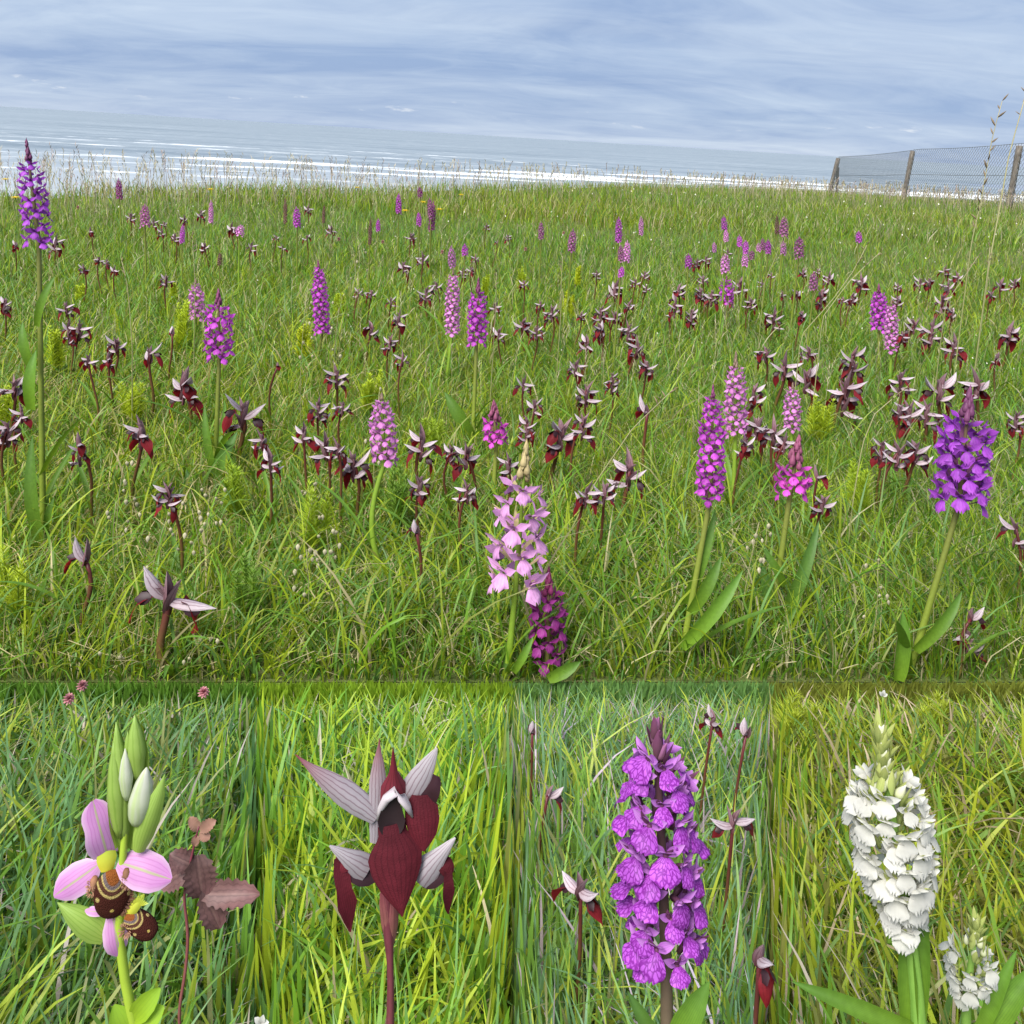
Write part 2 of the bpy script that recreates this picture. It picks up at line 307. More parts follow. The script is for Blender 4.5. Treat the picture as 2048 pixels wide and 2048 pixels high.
# ------------------------------------------------------------------ sea
SEAZ = -25.0
def sea_material():
    m, N, L = nm('sea_water'); tc = N.new('ShaderNodeTexCoord')
    at = N.new('ShaderNodeAttribute'); at.attribute_name = 'foam'
    mp = N.new('ShaderNodeMapping'); mp.inputs['Rotation'].default_value = (0, 0, math.radians(-16)); L.new(tc.outputs['Object'], mp.inputs[0])
    mp2 = N.new('ShaderNodeMapping'); mp2.inputs['Scale'].default_value = (.03, .07, 1); L.new(mp.outputs[0], mp2.inputs[0])
    t = N.new('ShaderNodeTexNoise'); t.inputs['Scale'].default_value = 1.0; t.inputs['Detail'].default_value = 7; t.inputs['Roughness'].default_value = .7; L.new(mp2.outputs[0], t.inputs['Vector'])
    f = mathn(N, L, 'SUBTRACT', mathn(N, L, 'ADD', at.outputs['Fac'], mathn(N, L, 'MULTIPLY', t.outputs['Fac'], 2.4)), 1.45)
    k = N.new('ShaderNodeMapRange'); k.interpolation_type = 'SMOOTHSTEP'; L.new(f, k.inputs[0]); k.inputs[1].default_value = -.15; k.inputs[2].default_value = .6
    sh = N.new('ShaderNodeAttribute'); sh.attribute_name = 'shallow'
    mp4 = N.new('ShaderNodeMapping'); mp4.inputs['Scale'].default_value = (.0016, .014, 1); L.new(mp.outputs[0], mp4.inputs[0])
    t4 = N.new('ShaderNodeTexNoise'); t4.inputs['Scale'].default_value = 1; t4.inputs['Detail'].default_value = 6; t4.inputs['Roughness'].default_value = .62; L.new(mp4.outputs[0], t4.inputs['Vector'])
    rr = N.new('ShaderNodeValToRGB'); L.new(t4.outputs['Fac'], rr.inputs[0]); rr.color_ramp.elements[0].position = .36; rr.color_ramp.elements[0].color = (.12, .155, .18, 1); rr.color_ramp.elements[1].position = .64; rr.color_ramp.elements[1].color = (.25, .29, .315, 1)  # wave light and shade offshore, put into the water colour as streaks
    g = N.new('ShaderNodeMixRGB'); L.new(sh.outputs['Fac'], g.inputs[0]); L.new(rr.outputs[0], g.inputs[1]); g.inputs[2].default_value = (.30, .335, .36, 1)
    mp3 = N.new('ShaderNodeMapping'); mp3.inputs['Scale'].default_value = (.004, .035, 1); L.new(mp.outputs[0], mp3.inputs[0])
    t3 = N.new('ShaderNodeTexNoise'); t3.inputs['Scale'].default_value = 1; t3.inputs['Detail'].default_value = 5; L.new(mp3.outputs[0], t3.inputs['Vector'])
    bp = N.new('ShaderNodeBump'); bp.inputs['Strength'].default_value = .8; bp.inputs['Distance'].default_value = 6.0; L.new(t3.outputs['Fac'], bp.inputs['Height'])
    p = N.new('ShaderNodeBsdfPrincipled'); p.inputs['Roughness'].default_value = .34; p.inputs['IOR'].default_value = 1.33; L.new(g.outputs[0], p.inputs['Base Color']); L.new(bp.outputs[0], p.inputs['Normal'])
    d = N.new('ShaderNodeBsdfDiffuse'); d.inputs[0].default_value = (.80, .82, .84, 1)
    mx = N.new('ShaderNodeMixShader'); L.new(k.outputs[0], mx.inputs[0]); L.new(p.outputs[0], mx.inputs[1]); L.new(d.outputs[0], mx.inputs[2])
    o = N.new('ShaderNodeOutputMaterial'); L.new(mx.outputs[0], o.inputs[0]); return m
def build_sea():
    # rows across the surf run with the wave fronts; far rows reach the horizon
    rows = np.concatenate([np.arange(60, 1000, 4.), 1000*1.12**np.arange(0, 46)])
    cols = np.linspace(-1, 1, 260)
    S, K = np.meshgrid(rows, cols, indexing='ij'); XL = K*(700+np.clip(S-1000, 0, None)*2.0+(S-400)*.3)
    a = math.radians(15.5); ca, sa = math.cos(a), math.sin(a)
    X = XL*ca-S*sa; Y = XL*sa+S*ca
    wob = nz(XL, S*0, .012)*7+nz(XL, S*0, .05, 1.)*2.5
    foam = np.zeros_like(S); ridge = np.zeros_like(S)
    def band(s0, wid, x0, x1, amp, h, k):
        nonlocal foam, ridge
        g = np.exp(-((S-s0-wob)/wid)**2)
        edge = np.clip((XL-x0)/60, 0, 1)*np.clip((x1-XL)/60, 0, 1)
        br = np.clip(.75+nz(XL, S*.0, .021, k)*.9, 0, 1.1)
        foam += amp*g*edge*br
        ridge += h*np.exp(-((S-s0-wob-wid)/(wid*.8))**2)*edge*np.clip(.6+nz(XL, S*0, .021, k), 0, 1.2)
    band(668, 9, -900, -165, .95, 1.3, 1.)
    band(580, 8, -190, -60, .9, 1.2, 2.)
    band(556, 8, -320, -120, .85, .9, 2.7)
    band(607, 8, -80, 900, .95, 1.3, 3.)
    band(575, 14, 40, 900, .75, .5, 4.)
    band(640, 10, 120, 900, .85, 1.0, 5.)
    band(700, 9, 230, 700, .7, .9, 6.)
    band(520, 6, -600, 500, .45, .3, 7.)
    band(478, 5, -600, 700, .36, .2, 8.)
    band(430, 8, -600, 700, .3, .1, 9.)
    band(905, 6, -300, 200, .32, .4, 10.)
    for q in range(9): band(720+q*45+nz(q, 0, 3.)*14, 5, -900+130*(q*3 % 7), -500+190*(q*3 % 7), .30, .7, 11.+q)
    fade = np.clip((1400-S)/500, 0, 1)
    Z = SEAZ+ridge*fade+nz(XL, S, .05, 3.)*.18*fade
    me = grid_mesh('sea', X, Y, Z, sea_material())
    at = me.attributes.new('foam', 'FLOAT', 'POINT'); at.data.foreach_set('value', foam.ravel().astype(np.float32))
    at = me.attributes.new('shallow', 'FLOAT', 'POINT'); at.data.foreach_set('value', np.clip((640-S)/260, 0, 1).ravel().astype(np.float32))
    struct('sea', me)
build_sea()
sand = soil_material('wet_sand', (.22, .20, .17), (.26, .24, .20), (.30, .28, .24), .05)
bx, by = np.meshgrid(np.linspace(-1500, 1500, 30), np.linspace(-200, 140, 12)); struct('beach', grid_mesh('beach', bx, by-bx*-.27, np.full_like(bx, SEAZ+.35)-np.clip(by, 0, None)*.01, sand))

# ================================================================== GRASS
def blades(name, root, h, wd, lean, az, face, c0, c1, nseg, mat='grass', keep=None, droop=None, fit=None):
    n = len(root); t = np.linspace(0, 1, nseg+1)
    ld = np.stack([np.cos(az), np.sin(az), np.zeros(n)], -1)
    wv = np.stack([np.cos(face), np.sin(face), np.zeros(n)], -1)
    k = lean[:, None]*t[None, :]**1.8
    up = t[None, :]*np.sqrt(np.clip(1-(lean[:, None]*t[None, :])**2*.45, .05, 1))
    if droop is not None: up = up-droop[:, None]*t[None, :]**3
    P = root[:, None]+h[:, None, None]*(ld[:, None]*k[..., None]+np.array([0, 0, 1.])*up[..., None])
    pw = np.interp(t, [0, .1, .5, .8, 1], [.75, .95, 1, .6, .04])
    hw = wd[:, None, None]*.5*pw[None, :, None]*wv[:, None]
    V = np.stack([P-hw, P+hw], 2)                             # n, nseg+1, 2, 3
    if fit is not None:
        PP = project(V.reshape(-1, 3)).reshape(V.shape); lo = PP[..., 0].min((1, 2)); hi = PP[..., 0].max((1, 2)); sh = np.clip(fit[0]-lo, 0, None)-np.clip(hi-fit[1], 0, None)
        V = V+(sh/2*PP[..., 2].mean((1, 2))/FPX)[:, None, None, None]*RT
    if keep is not None:
        ok = keep(V); V = V[ok]; c0 = c0[ok]; c1 = c1[ok]; n = len(V)
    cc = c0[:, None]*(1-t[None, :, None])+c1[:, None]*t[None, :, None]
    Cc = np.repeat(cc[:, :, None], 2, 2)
    m = (nseg+1)*2; base = (np.arange(n)*m)[:, None]; s = np.arange(nseg)[None, :]*2
    q = np.stack([base+s, base+s+1, base+s+3, base+s+2], -1).reshape(-1)
    nf = n*nseg; me = bpy.data.meshes.new(name); me.vertices.add(n*m); me.vertices.foreach_set('co', V.reshape(-1).astype(np.float32))
    me.loops.add(nf*4); me.loops.foreach_set('vertex_index', q.astype(np.int32)); me.polygons.add(nf)
    me.polygons.foreach_set('loop_start', (np.arange(nf)*4).astype(np.int32)); me.polygons.foreach_set('loop_total', np.full(nf, 4, np.int32)); me.polygons.foreach_set('use_smooth', np.ones(nf, bool))
    at = me.attributes.new('Col', 'FLOAT_COLOR', 'POINT'); ca = np.ones((n*m, 4), np.float32); ca[:, :3] = Cc.reshape(-1, 3); at.data.foreach_set('color', ca.ravel())
    me.materials.append(M[mat]); me.update(); me.validate()
    return me
def U(a, b, n): return rng.uniform(a, b, n)
GREEN = np.array([.130, .275, .022]); YEL = np.array([.28, .375, .022]); BLUE = np.array([.115, .245, .055]); DRY = np.array([.40, .36, .20]); BROWN = np.array([.13, .10, .05]); OLIVE = np.array([.21, .245, .05])
def mixcol(n, wts):
    cols = np.stack([GREEN, YEL, BLUE, DRY, OLIVE]); k = np.array([rng.choice(5, p=np.asarray(w_)/np.sum(w_)) for w_ in [wts]*1])
    idx = rng.choice(5, n, p=np.asarray(wts)/np.sum(wts)); return cols[idx]*U(.72, 1.25, n)[:, None]
def scatter(n, y0, y1, power, marg=.35):
    v = rng.uniform(0, 1, n); y = (y0**(1-power)+v*(y1**(1-power)-y0**(1-power)))**(1/(1-power))
    x = U(-1, 1, n)*(.60*y+marg); return x, y
def lipkeep(V):
    yy = V[..., 1]; xx = V[..., 0]; P = project(V.reshape(-1, 3)).reshape(V.shape)
    return ((yy > lipy(xx)-.012)).all((1, 2))
def meadow(name, n, y0, y1, power, hr, wr, lr, wts, nseg, label, seedfn=None, mat='grass', drp=0., dark=.75):
    x, y = scatter(n, y0, y1, power); ye = np.interp(x, EX, EY); ok = (y > lipy(x)+.002) & (y < ye+.4)
    if seedfn is not None: ok &= rng.uniform(0, 1, n) < seedfn(x, y)
    x, y = x[ok], y[ok]; n = len(x); root = np.stack([x, y, gz(x, y)-.004], -1)
    cl = .5+.5*nz(x, y, 2.3, 5.); h = U(*hr, n)*(.65+.6*cl); c1 = mixcol(n, wts)
    warm = np.clip(nz(x, y, .9, 1.7)+.15*nz(x, y, 4, 2.), -1, 1)[:, None]
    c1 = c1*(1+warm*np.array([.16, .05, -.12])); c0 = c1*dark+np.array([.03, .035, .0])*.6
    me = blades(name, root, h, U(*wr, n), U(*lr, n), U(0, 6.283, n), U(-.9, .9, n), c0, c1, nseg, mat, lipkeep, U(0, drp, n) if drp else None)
    o = obj(name, me, kind='stuff'); o['label'] = label; o['category'] = 'grass'; return o
patch = lambda x, y: np.clip((4.6-y)/2.2, 0, 1)*np.clip(.62+.55*nz(x, y, 2.0, .4)+.2*nz(x, y, 6.5, 1.), .12, 1)
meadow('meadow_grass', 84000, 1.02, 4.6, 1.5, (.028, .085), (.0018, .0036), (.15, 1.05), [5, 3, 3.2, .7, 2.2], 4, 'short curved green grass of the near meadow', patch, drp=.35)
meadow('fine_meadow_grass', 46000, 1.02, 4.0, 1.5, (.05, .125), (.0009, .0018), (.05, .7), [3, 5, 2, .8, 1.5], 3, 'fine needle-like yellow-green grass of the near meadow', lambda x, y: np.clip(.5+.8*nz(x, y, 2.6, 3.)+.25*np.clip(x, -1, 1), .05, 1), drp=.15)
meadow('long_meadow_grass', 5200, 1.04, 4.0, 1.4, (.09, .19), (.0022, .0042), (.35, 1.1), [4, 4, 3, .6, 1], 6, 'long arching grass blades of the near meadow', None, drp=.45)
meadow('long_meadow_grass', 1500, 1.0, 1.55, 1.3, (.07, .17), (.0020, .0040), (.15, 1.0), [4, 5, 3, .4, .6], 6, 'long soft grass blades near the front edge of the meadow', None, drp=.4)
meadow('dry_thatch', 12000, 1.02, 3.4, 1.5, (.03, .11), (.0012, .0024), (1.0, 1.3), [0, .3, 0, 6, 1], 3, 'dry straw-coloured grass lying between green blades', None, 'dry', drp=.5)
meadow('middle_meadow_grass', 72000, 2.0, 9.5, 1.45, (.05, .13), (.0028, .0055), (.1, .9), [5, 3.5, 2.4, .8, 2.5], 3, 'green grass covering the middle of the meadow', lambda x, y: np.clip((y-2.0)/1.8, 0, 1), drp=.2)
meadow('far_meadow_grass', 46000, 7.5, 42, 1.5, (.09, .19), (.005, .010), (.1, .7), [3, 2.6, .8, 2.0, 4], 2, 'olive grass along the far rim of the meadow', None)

# plots of the lower ledge, seen in close-up: one kind of grass each
def panelkeep(x0, x1):
    def k(V):
        P = project(V.reshape(-1, 3)); a = P[:, 0].reshape(V.shape[:3]); b = P[:, 1].reshape(V.shape[:3])
        return ((a > x0) & (a < x1) & (b > 1358)).all((1, 2)) & (V[..., 1] < lipy(V[..., 0])+.03).all((1, 2))
    return k
def plot(name, x0, x1, n, hr, wr, lr, wts, label, nseg=5, tint=(1, 1, 1), mat='grass', drp=.3, dark=.8, yr=(.04, .80)):
    q = U(0, 1, n); d = .008+(yr[1]-.008)*q**1.25; xm = U(max(x0-3, -850), min(x1+3, 2900), n)
    # points in the plot: along the ground between its two boundary lines, d metres in front of the bank
    x = (xm/2-AX)/FPX*1.0; 
    for _ in range(4):
        y = lipy(x)-d; z = tz(x, y); dep = (np.stack([x, y, z], -1)-CAM)@fwd; P = project(np.stack([x, y, z], -1)); x = x+(xm-P[:, 0])/2*dep/FPX
    root = np.stack([x, y, tz(x, y)-.004], -1); c1 = mixcol(n, wts)*np.array(tint); cl = .5+.5*nz(x, y, 9., 2.)
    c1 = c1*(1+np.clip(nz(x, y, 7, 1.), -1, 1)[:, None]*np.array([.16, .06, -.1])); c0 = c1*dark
    h = U(*hr, n)*(.7+.6*cl)
    zmax = CAMH*(1-y/lipy(x))-root[:, 2]-.004; h = np.minimum(h, np.maximum(zmax, .012)*U(.55, 1.0, n))      # never taller than the edge of the meadow behind
    lean = U(*lr, n); az = U(0, 6.283, n); reach = h*lean*np.cos(az)/dep*FPX*2
    cross = ((P[:, 0]+reach > x1+1) | (P[:, 0]+reach < x0-1)); lean = np.where(cross, lean*U(0, .3, n), lean); face = np.where(cross, U(-.4, .4, n), U(-1., 1., n))
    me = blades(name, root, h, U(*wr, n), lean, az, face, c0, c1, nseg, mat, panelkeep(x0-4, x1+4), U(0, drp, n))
    o = obj(name, me, kind='stuff'); o['label'] = label; o['category'] = 'grass'; return o
PX = [-900, 512, 1024, 1536, 2950]
TINT = [(1.10, 1.06, 1.75), (1.32, 1.26, 1.5), (1.38, 1.22, 2.6), (1.08, .98, 1.25)]
KIND = [('lush green grass behind the bee orchid', [5, 3, 4, .5, 1.5]), ('bright yellow-green grass behind the lone tongue orchid', [4, 6, 2, .3, .5]), ('cool green grass behind the densest purple spike', [6, 2.5, 4, .9, 1]), ('yellowish tangled grass around the white orchids', [4, 5, 1, 1.0, 2.5])]
for i in range(4):
    a, b = PX[i], PX[i+1]; lab, wt = KIND[i]
    nn = (2.4 if i in (0, 3) else 1)*(1.45 if i == 2 else 1); wk = .66 if i == 2 else .9
    plot('plot_grass', a, b, int(12500*nn), (.03, .10), (.0020*wk, .0048*wk), (.25, 1.1), wt, 'short '+lab, 4, TINT[i])
    plot('plot_grass', a, b, int(4200*nn), (.07, .17), (.0026*wk, .0058*wk), (.10, .9), wt, 'tall '+lab, 6, TINT[i])
    plot('plot_thatch', a, b, int((1500 if i != 3 else 2400)*nn), (.04, .12), (.0015, .003), (1., 1.3), [0, .5, 0, 5, 2], 'dry stalks in the '+lab, 4, TINT[i], 'dry', drp=.6)

# the grassy face of the bank between the ledge and the upper meadow
def bank_blades():
    n = 8200; x = U(-1.5, 1.5, n); k = U(0, 1, n); y = lipy(x)-.006-.02*k; z = -.004-.038*k
    P = project(np.stack([x, y, z], -1)); i = np.clip(np.searchsorted([512, 1024, 1536], P[:, 0]), 0, 3)
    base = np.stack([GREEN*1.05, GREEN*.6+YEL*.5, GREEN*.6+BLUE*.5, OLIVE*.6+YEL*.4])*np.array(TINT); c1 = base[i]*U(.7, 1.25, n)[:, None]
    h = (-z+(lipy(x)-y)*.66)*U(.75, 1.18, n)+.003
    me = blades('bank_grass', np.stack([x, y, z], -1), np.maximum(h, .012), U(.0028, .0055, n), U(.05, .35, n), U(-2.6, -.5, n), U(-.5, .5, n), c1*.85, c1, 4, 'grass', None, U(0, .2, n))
    o = obj('bank_grass', me, kind='stuff'); o['label'] = 'grass growing on the low earth bank above the ledge'; o['category'] = 'grass'
bank_blades()
def rim_blades():
    n = 1100; x = U(-1.3, 1.3, n); y = lipy(x)+U(.0, .022, n); c1 = mixcol(n, [5, 5, 2, .5, 1])
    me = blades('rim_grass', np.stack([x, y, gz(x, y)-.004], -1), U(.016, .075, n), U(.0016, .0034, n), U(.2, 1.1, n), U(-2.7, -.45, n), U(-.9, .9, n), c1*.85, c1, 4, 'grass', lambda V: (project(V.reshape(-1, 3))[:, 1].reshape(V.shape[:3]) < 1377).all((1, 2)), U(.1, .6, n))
    o = obj('rim_grass', me, kind='stuff'); o['label'] = 'short grass along the front edge of the upper meadow'; o['category'] = 'grass'
rim_blades()

# ================================================================== ORCHIDS OF THE MEADOW
def place(pxx, pyy, H):
    """ground point under a plant of height H whose top shows at this pixel"""
    d = ray(pxx, pyy); prev = .9
    for k in np.geomspace(.9, 60, 900):
        P = CAM+d*k
        if P[2] <= gz(P[0], P[1])+H: break
    return P, k
def ground_hit(pxx, pyy):
    d = ray(pxx, pyy)
    for k in np.geomspace(.8, 60, 1500):
        P = CAM+d*k
        if P[2] <= gz(P[0], P[1]): break
    return P, k
def root_of(top, basepx, depth):
    """foot of a plant: on the ground at the plant's own distance, below its top or where its stem is seen to go"""
    if basepx is None: bx = top[0]; by = top[1]
    else:
        for yy in np.linspace(0, 1, 1): pass
        P = W(basepx[0], basepx[1], depth); d = P-CAM; Q, _ = ground_hit(*basepx) if basepx[1] > 700 else (None, None)
        bx = P[0]; by = top[1]
    by = max(by, float(lipy(bx))+.012)
    return np.array([bx, by, float(gz(bx, by))])
def stem_curve(base, top, n=10, bow=0., bow2=0.):
    t = np.linspace(0, 1, n)[:, None]; P = base*(1-t)+top*t
    return P+np.array([1., .3, 0])*bow*np.sin(np.pi*t)+np.array([1., 0, 0])*bow2*np.sin(2*np.pi*t)

# --- flowers of the marsh orchids
def marsh_flower(hi=False, seed=0, parts=False, lob=.22, soft=False):
    r = random.Random(seed); res = {}
    nl, nw = (9, 12) if hi else (3, 6)
    def add(key, pet, R, t, mi):
        mb = res.setdefault(key, MB()); put(mb, pet, R, t, mi)
    lw = (.0128 if hi else .0108)*(1+r.uniform(-.12, .12)); sk = 1. if hi else 1.18
    add('lip', petal((.0112 if hi else .0098)*r.uniform(.88, 1.1), lw, FAN, nl, nw, r.uniform(.2, .85), (-.30+r.uniform(-.12, .22)) if not soft else -.12, 0, r.uniform(.03, .07) if not soft else .018, seed=seed, lobe=lob), frame((r.uniform(-.12, .12), .55, -.85), (0, .85, .55)), (0, .0085, .0005), 0)
    for s in (-1, 1):
        add('sepal', petal(.0098*sk, .0046*sk, LANCE, nl if hi else 2, 4 if hi else 2, r.uniform(-.4, .3), .3), frame((s*.85, .42, .45+r.uniform(-.2, .3)), (-s*.3, .8, -.3)), (s*.0006, .0078, .0012), 1)
    for s in (-1, 1) if hi else (0,):
        add('hood', petal(.0078*(1.15 if soft else 1), (.0048 if hi else .006)*(1.35 if soft else 1), OVAL, 5 if hi else 2, 4 if hi else 2, .75, -.45), frame((s*.3, .72, .62), (0, -.5, .8)), (s*.0009, .0066, .0014), 1)
    add('bract', petal(.0175, .0044, LANCE, 6 if hi else 2, 4 if hi else 1, -.35, .5), frame((r.uniform(-.25, .25), .85, .28), (0, -.3, 1)), (0, .0005, -.0024), 2)
    if hi: put(res['bract'], tube([(0, .0004, -.001), (0, .0045, .0002), (0, .0085, .001)], [.0012, .0015, .0012], 6), np.eye(3), (0, 0, 0), 2)
    if parts: return res
    mb = MB()
    for k in res.values(): mb.merge(k)
    return mb
def bud(seed=0):
    mb = MB(); put(mb, egg((0, 0, 0), (0, .006, .011), .0036, 6, 5), np.eye(3), (0, 0, 0), 0)
    put(mb, petal(.016, .0055, LANCE, 3, 2, -.2, .5), frame((0, .4, .9), (0, -.9, .3)), (0, .002, -.002), 2); return mb
MF = [marsh_flower(False, s) for s in range(4)]; BUD = bud()
MFM = {}
for c in ('vivid', 'violet', 'magenta', 'pink', 'lilac', 'dull', 'dark', 'faded'):
    mats = ['m_'+c, 'm_'+c, 'mb_'+c]; MFM[c] = ([f.mesh('marsh_flower', mats) for f in MF], BUD.mesh('marsh_bud', ['mb_'+c, 'mb_'+c, 'mb_'+c]))
def leaf_mesh(L, Wd, bend, cup=.35, side=0., mat='leaf', twist=0.):
    mb = MB(); put(mb, petal(L, Wd, STRAP, 9, 4, bend, cup, side, 0, twist), np.eye(3), (0, 0, 0)); return mb.mesh('leaf', [mat])
LEAVES = [leaf_mesh(.16, .012, .9), leaf_mesh(.13, .011, .5), leaf_mesh(.19, .012, 1.2), leaf_mesh(.12, .013, .35), leaf_mesh(.15, .010, .7, side=.15)]
LEAVESN = [leaf_mesh(.11, .009, .8), leaf_mesh(.09, .008, .5), leaf_mesh(.13, .009, 1.1)]
def add_leaves(t, stem, n, r, pool, sc_=1.0, lo=.0, hi=.25):
    for k in range(n):
        a = r.uniform(0, 6.28); i = int((lo+(hi-lo)*k/max(1, n-1))*(len(stem)-1)) if n > 1 else 0
        R = frame((math.cos(a)*.45, math.sin(a)*.45, .9), (-math.cos(a), -math.sin(a), .4))*sc_*r.uniform(.75, 1.1)
        obj('leaf', r.choice(pool), t, R, stem[i]-stem[0])
TH = []     # (thing, base, kind)
def marsh_orchid(reg, tx, ty, bx, by, wz, colour, label=None, base=None, H=None, sparse=1.0, budfrac=.12, leaves=2, nsc=1.0, fsc=1.0, bow=0., taper=1.0, group=None):
    """(tx,ty) top and (bx,by) foot of the spike, wz its width, in the zoomed photograph; base = where the stem meets the grass"""
    r = random.Random(int(tx*7+ty)); s = REG[reg][2]; T = px(reg, tx, ty); Bm = px(reg, bx, by)
    if base is not None:
        bp = px(*base); G, dep0 = ground_hit(*bp); dep = (G-CAM)@fwd; base_pt = G
        base_pt[1] = max(base_pt[1], float(lipy(base_pt[0]))+.01); base_pt[2] = float(gz(base_pt[0], base_pt[1])); dep = (base_pt-CAM)@fwd
        top = W(*T, dep); mid = W(*Bm, dep)
    else:
        top, dep = place(*T, H or .36); dep = (top-CAM)@fwd; mid = W(*Bm, dep); base_pt = root_of(mid+(mid-top)*.5, None, dep); base_pt[1] = top[1]; base_pt[2] = float(gz(base_pt[0], base_pt[1]))
    sl = np.linalg.norm(top-mid); wid = wz*s/2*dep/FPX
    t = thing('marsh_orchid', base_pt, label or '', 'orchid', group); TH.append((t, base_pt, 'marsh', colour, sl, wid))
    near = wz*s/2 > 12.5
    low = stem_curve(base_pt, mid, 9, bow); spine = np.concatenate([low, stem_curve(mid, top, 7)[1:]])
    n0 = len(low); mb = MB(); k = dep/FPX
    rs = max(.0021, min(.0042, wid*.085)); R = np.concatenate([np.linspace(rs*1.25, rs*.9, n0), np.linspace(rs*.85, rs*.3, len(spine)-n0)])
    V, F, UV = tube(spine-base_pt, R, 7); mb.add(V, F, UV); obj('stem', mb.mesh('stem', ['stem_marsh' if colour not in ('lilac', 'pink') else 'stem_green']), t)
    add_leaves(t, low, leaves, r, LEAVES, min(1.15, np.linalg.norm(mid-base_pt)/.17))
    fs = wid*.43/.0185
    nfl = max(10, 21*sl/wid*sparse); dz = sl/nfl; pos = []; z = 0; a = r.uniform(0, 6.28)
    while z < sl*.985:
        f = z/sl; pos.append((f, a, 1)); a += 2.4; z += dz*(1.0 if f < .75 else .75)
    axis = (top-mid)/sl; joined = MB()
    for i, (f, a, _) in enumerate(pos):
        p = mid+(top-mid)*f-base_pt+np.array([-math.sin(a), math.cos(a), 0])*wid*(.13 if f < .6 else .13*(1-f)/.4); tap = (1-max(0, f-.55)*1.25*taper)*nsc
        isb = f > 1-budfrac
        Rm = rotz(a)@rotx(r.uniform(.0, .45) if not isb else .5)*(fs*fsc*tap*r.uniform(.85, 1.12)*(1.0 if not isb else 1.05))
        if near: obj('bud' if isb else 'flower', MFM[colour][1] if isb else MFM[colour][0][i % 4], t, Rm, p)
        else: joined.merge(BUD if isb else MF[i % 4], Rm, p)
    if not near:
        o = obj('flower_spike', joined.mesh('flower_spike', ['m_'+colour, 'm_'+colour, 'mb_'+colour]), t, kind='stuff')
    return t
mo = marsh_orchid
# the prominent ones, each named by its own look
LM = []
def lm(phrase, t): LM.append((phrase, np.array(t.location))); return t
lm('the tallest violet orchid', mo('A', 145, 225, 215, 800, 165, 'violet', 'tallest marsh orchid, loose violet flowers on a long green stem', base=('D', 240, 1120), sparse=.6, leaves=4, budfrac=.22, fsc=1.12))
lm('the vivid purple orchid', mo('A', 1205, 1050, 1210, 1440, 185, 'vivid', 'vivid purple marsh orchid with a broad leaf, touching a paler pink spike behind it', base=('D', 1185, 720), leaves=4, budfrac=.25, sparse=.8))
mo('A', 1080, 995, 1085, 1210, 105, 'pink', 'pale pink-purple spike half hidden by the vivid purple orchid in front of it', base=('A', 1060, 1400))
lm('the slim purple column', mo('A', 1755, 885, 1780, 1290, 108, 'vivid', 'slim even purple column of flowers beside a round yellow-green horsetail tuft', base=('D', 1735, 130), leaves=3))
lm('the paired spikes', mo('B', 845, 930, 840, 1290, 98, 'pink', 'tall pink spike standing next to a dark-topped violet spike', base=('B', 800, 1620), leaves=3))
mo('B', 985, 990, 975, 1350, 135, 'vivid', 'plump violet-purple spike with a dark pointed top beside the tall pink spike', base=('E', 812, 560), leaves=3, budfrac=.22)
mo('B', 835, 805, 840, 920, 52, 'pink', 'small pink spike rising directly behind the tall pink spike', H=.38)
lm('the bent-stemmed lilac orchid', mo('E', 310, 245, 330, 620, 175, 'pink', 'pale lilac-pink spike on a pale stem that bends twice', base=('E', 352, 1330), leaves=2, bow=-.022))
lm('the short magenta orchid', mo('E', 930, 285, 945, 520, 170, 'magenta', 'short magenta orchid, wide skirt of open flowers under a dark pointed bud top', base=('E', 925, 900), budfrac=.5, taper=1.1))
lm('the pale lilac orchid', mo('E', 1110, 540, 1052, 1330, 300, 'lilac', 'pale lilac orchid with few widely spaced flowers and a cream tip', base=('E', 1005, 1820), sparse=.5, leaves=2, budfrac=.25, fsc=1.35))
lm('the dark magenta orchid', mo('E', 1235, 1220, 1228, 1720, 195, 'dark', 'dark magenta orchid with few crowded half-open flowers beside the pale lilac one', base=('E', 1222, 1825), sparse=.62, leaves=1, budfrac=.3, fsc=1.35))
mo('F', 340, 15, 340, 470, 150, 'pink', 'bright lilac-purple spike rising behind its equally tall neighbour and grey-hooded flowers', base=('F', 322, 960), leaves=2, budfrac=.2)
lm('the tall purple pair', mo('F', 215, 205, 200, 820, 185, 'vivid', 'long purple spike on a stout green stem with broad arching leaves', base=('F', 30, 1750), leaves=1, budfrac=.12))
mo('F', 655, 190, 650, 440, 118, 'pink', 'small pink spike above a crowd of grey-hooded tongue orchids', base=('F', 648, 690))
lm('the half-open magenta orchid', mo('F', 690, 490, 640, 800, 220, 'magenta', 'half-open orchid, dusky rose bud cone above a bright magenta collar of flowers', base=('F', 530, 1560), leaves=1, budfrac=.55, taper=.9))
lm('the large violet orchid', mo('F', 1630, 235, 1575, 850, 315, 'violet', 'largest violet orchid with a thick dense spike on a leaning yellowish stem', base=('F', 1290, 1815), leaves=1, budfrac=.28, sparse=1.25, fsc=1.08))
mo('C', 1130, 1020, 1130, 1280, 108, 'vivid', 'purple spike of a leaning pair among tongue orchids', base=('F', 1130, 120), budfrac=.2)
mo('C', 1200, 1100, 1200, 1380, 92, 'pink', 'pinker spike of a leaning pair among tongue orchids', base=('F', 1190, 200))
mo('C', 290, 975, 290, 1130, 92, 'vivid', 'bright purple-pink spike standing in the densest crowd of tongue orchids', base=('C', 290, 1340), sparse=.7)
